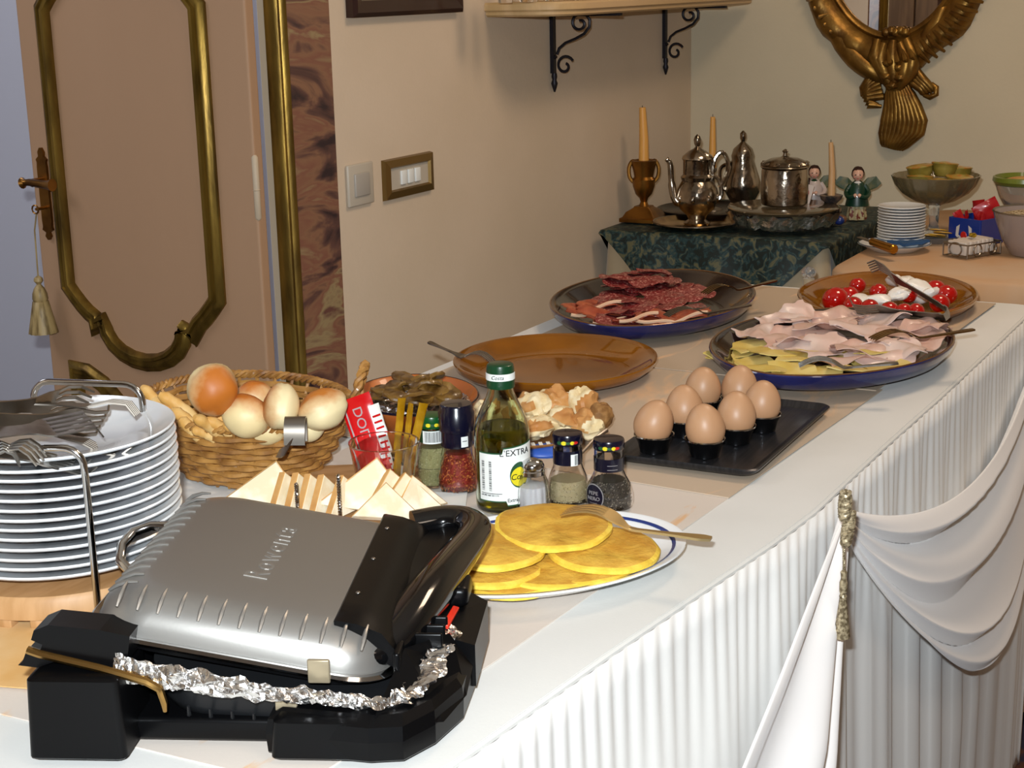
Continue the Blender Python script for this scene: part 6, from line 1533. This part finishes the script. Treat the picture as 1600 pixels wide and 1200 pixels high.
for k, (dx, dz, dy, rx_, ry_, tl_) in enumerate(((-24, 34, 0, 7, 18, -.5), (-14, 34, 6, 8, 16, -.2), (6, 40, 4, 14, 26, .2), (16, 46, -6, 20, 20, .5), (26, 36, 8, 14, 18, .9), (2, 34, -8, 9, 16, .1))):
    t_ = thing('red_sachet', ('leftmost', 'second from left', 'middle tall', 'large crumpled', 'rightmost', 'front short')[k]+' red sachet sticking out of the blue box', 'sachet', p+r0*dx*m_+BK*dy*m_+UP*dz*m_, group='red sachets in the blue box'); t_.rotation_euler = (0, tl_, R(-60)+k)
    def gg(s_): return lambda u, v: ((u-.5)*2*rx_*m_, s_*.004*math.sin(math.pi*u)**.5*math.sin(math.pi*v)**.5+.003*noise.noise(Vector((u*4, v*4, k))), (v-.4)*1.6*ry_*m_)
    b = MB(); v1_, f1_ = grid(gg(1), 8, 10); v2_, f2_ = grid(gg(-1), 8, 10); b.add(v1_, f1_); b.add(v2_, [tuple(reversed(q)) for q in f2_]); b.build('wrapper', M('red_sachet_m', 'a81c20', .25, coat=.4) if 'red_sachet_m' not in MATS else MATS['red_sachet_m'], t_, True)
# wire basket with white packets
p, m_ = S3(1518, 399)
t = thing('wire_basket', 'small wire basket with round side rings holding white packets', 'basket', p, R(-28))
a_, b2 = 38*m_, 24*m_
cw = [(-a_, -b2), (a_, -b2), (a_, b2), (-a_, b2)]
b = MB()
for z in (2*m_, 22*m_):
    for i in range(4): b.add(*tube([(*cw[i], z), (*cw[(i+1) % 4], z)], .0016, 6))
for i in range(4): b.add(*tube([(*cw[i], 2*m_), (*cw[i], 22*m_)], .0016, 6))
bs = b
obj('wire_frame', (b.v, b.f), darksteel, t)
for (x, y) in ((-a_, 0), (a_, 0)): obj('side_ring', tube([(x, 12*m_*math.cos(q), 14*m_+10*m_*math.sin(q)) for q in np.linspace(0, 6.283, 22, endpoint=False)], .0018, 6, closed=True), darksteel, t)
for x in (-.4, .5): obj('front_ring', tube([(x*a_+9*m_*math.cos(q), -b2, 13*m_+9*m_*math.sin(q)) for q in np.linspace(0, 6.283, 22, endpoint=False)], .0018, 6, closed=True), darksteel, t)
for k in range(7):
    o = obj('white_packet', box(-.006, .006, -18*m_, 18*m_, -10*m_, 11*m_, .002), M('packet_white', 'c8bcb0', .5) if 'packet_white' not in MATS else MATS['packet_white']) if k == 0 else dup(wp0)
    if k == 0: wp0 = o
    c = Matrix.Rotation(R(-28), 4, 'Z') @ Vector(((k-3)*.0145, .001*k, 15*m_)); o.location = p+c; o.rotation_euler = (0, .18*math.sin(k*2), R(-28)+.08*math.sin(k*3))
    tag(o, ('leftmost', 'second', 'third', 'middle', 'fifth', 'sixth', 'rightmost')[k]+' white packet in the small wire basket counted from left', 'packet', 'white packets in the wire basket')
o = obj('gold_wrapper', blob(.010, .008, .005, .4, 6, 3), M('gold_wrap', 'b8982c', .25, .7)); o.location = p+UP*(32*m_); tag(o, 'crumpled gold wrapper on top of the white packets', 'wrapper')
# big bowls cut by the right edge
p, m_ = S3(1612, 398)
t = thing('serving_bowl', 'tall white glass bowl cut off by the right photo edge', 'bowl', p)
obj('bowl', lathe_px([(30, 0), (34, 2), (48, 26), (58, 52), (62, 66), (60, 67), (54, 52), (44, 28), (.5, 5)], m_, 48), M('milk_glass', 'a89890', .15, trans=.3, coat=.5), t)
obj('dark_rim', lathe_px([(61, 65), (63, 66.5), (61.5, 68.5), (59.5, 67)], m_, 48, cap0=False, cap1=False), darksteel, t)
o = obj('muesli', lathe_px([(55, 56), (50, 61), (30, 65), (.5, 66)], m_, 40), M('muesli_m', 'b8a888', .9, col2='6a5030', scale=200, lo=.5, hi=.55, bump=.9, bscale=300)); o.location = p; tag(o, 'cereal filling the tall white glass bowl', 'cereal', kind='stuff')
p, m_ = S3(1605, 372); p = p+BK*.04
t = thing('serving_bowl', 'glass bowl with a green painted rim behind the white bowl', 'bowl', p)
obj('bowl', lathe_px([(20, 0), (24, 2), (8, 8), (8, 22), (26, 40), (38, 60), (46, 82), (44, 83), (34, 60), (22, 44), (.5, 38)], m_, 48), water_glass, t)
obj('green_rim', lathe_px([(44, 78), (49, 84), (48, 90), (45, 91), (43, 84)], m_, 48, cap0=False, cap1=False), M('green_rim_m', '6a7428', .3, coat=.4), t)
o = obj('fruit_salad', lathe_px([(42, 78), (36, 84), (20, 88), (.5, 90)], m_, 36), M('fruit_m', 'c09a50', .5, col2='b8702c', scale=60, bump=.8, bscale=90)); o.location = p; tag(o, 'mixed fruit pieces heaped in the green rimmed bowl', 'fruit', kind='stuff')
# knob of a chair or lamp behind the far end of the buffet
p = PZ(1292, 432, .752); t = thing('stanchion', 'cream post with a round glass knob standing at the far end of the buffet', 'post', (3.06, .985, .0))
obj('post', tube([(0, 0, FZ), (0, 0, .745)], .012, 10), creamc, t); obj('knob', blob(.016, .016, .012, 0, 1, 0), water_glass, t, xf=T(0, 0, .757))
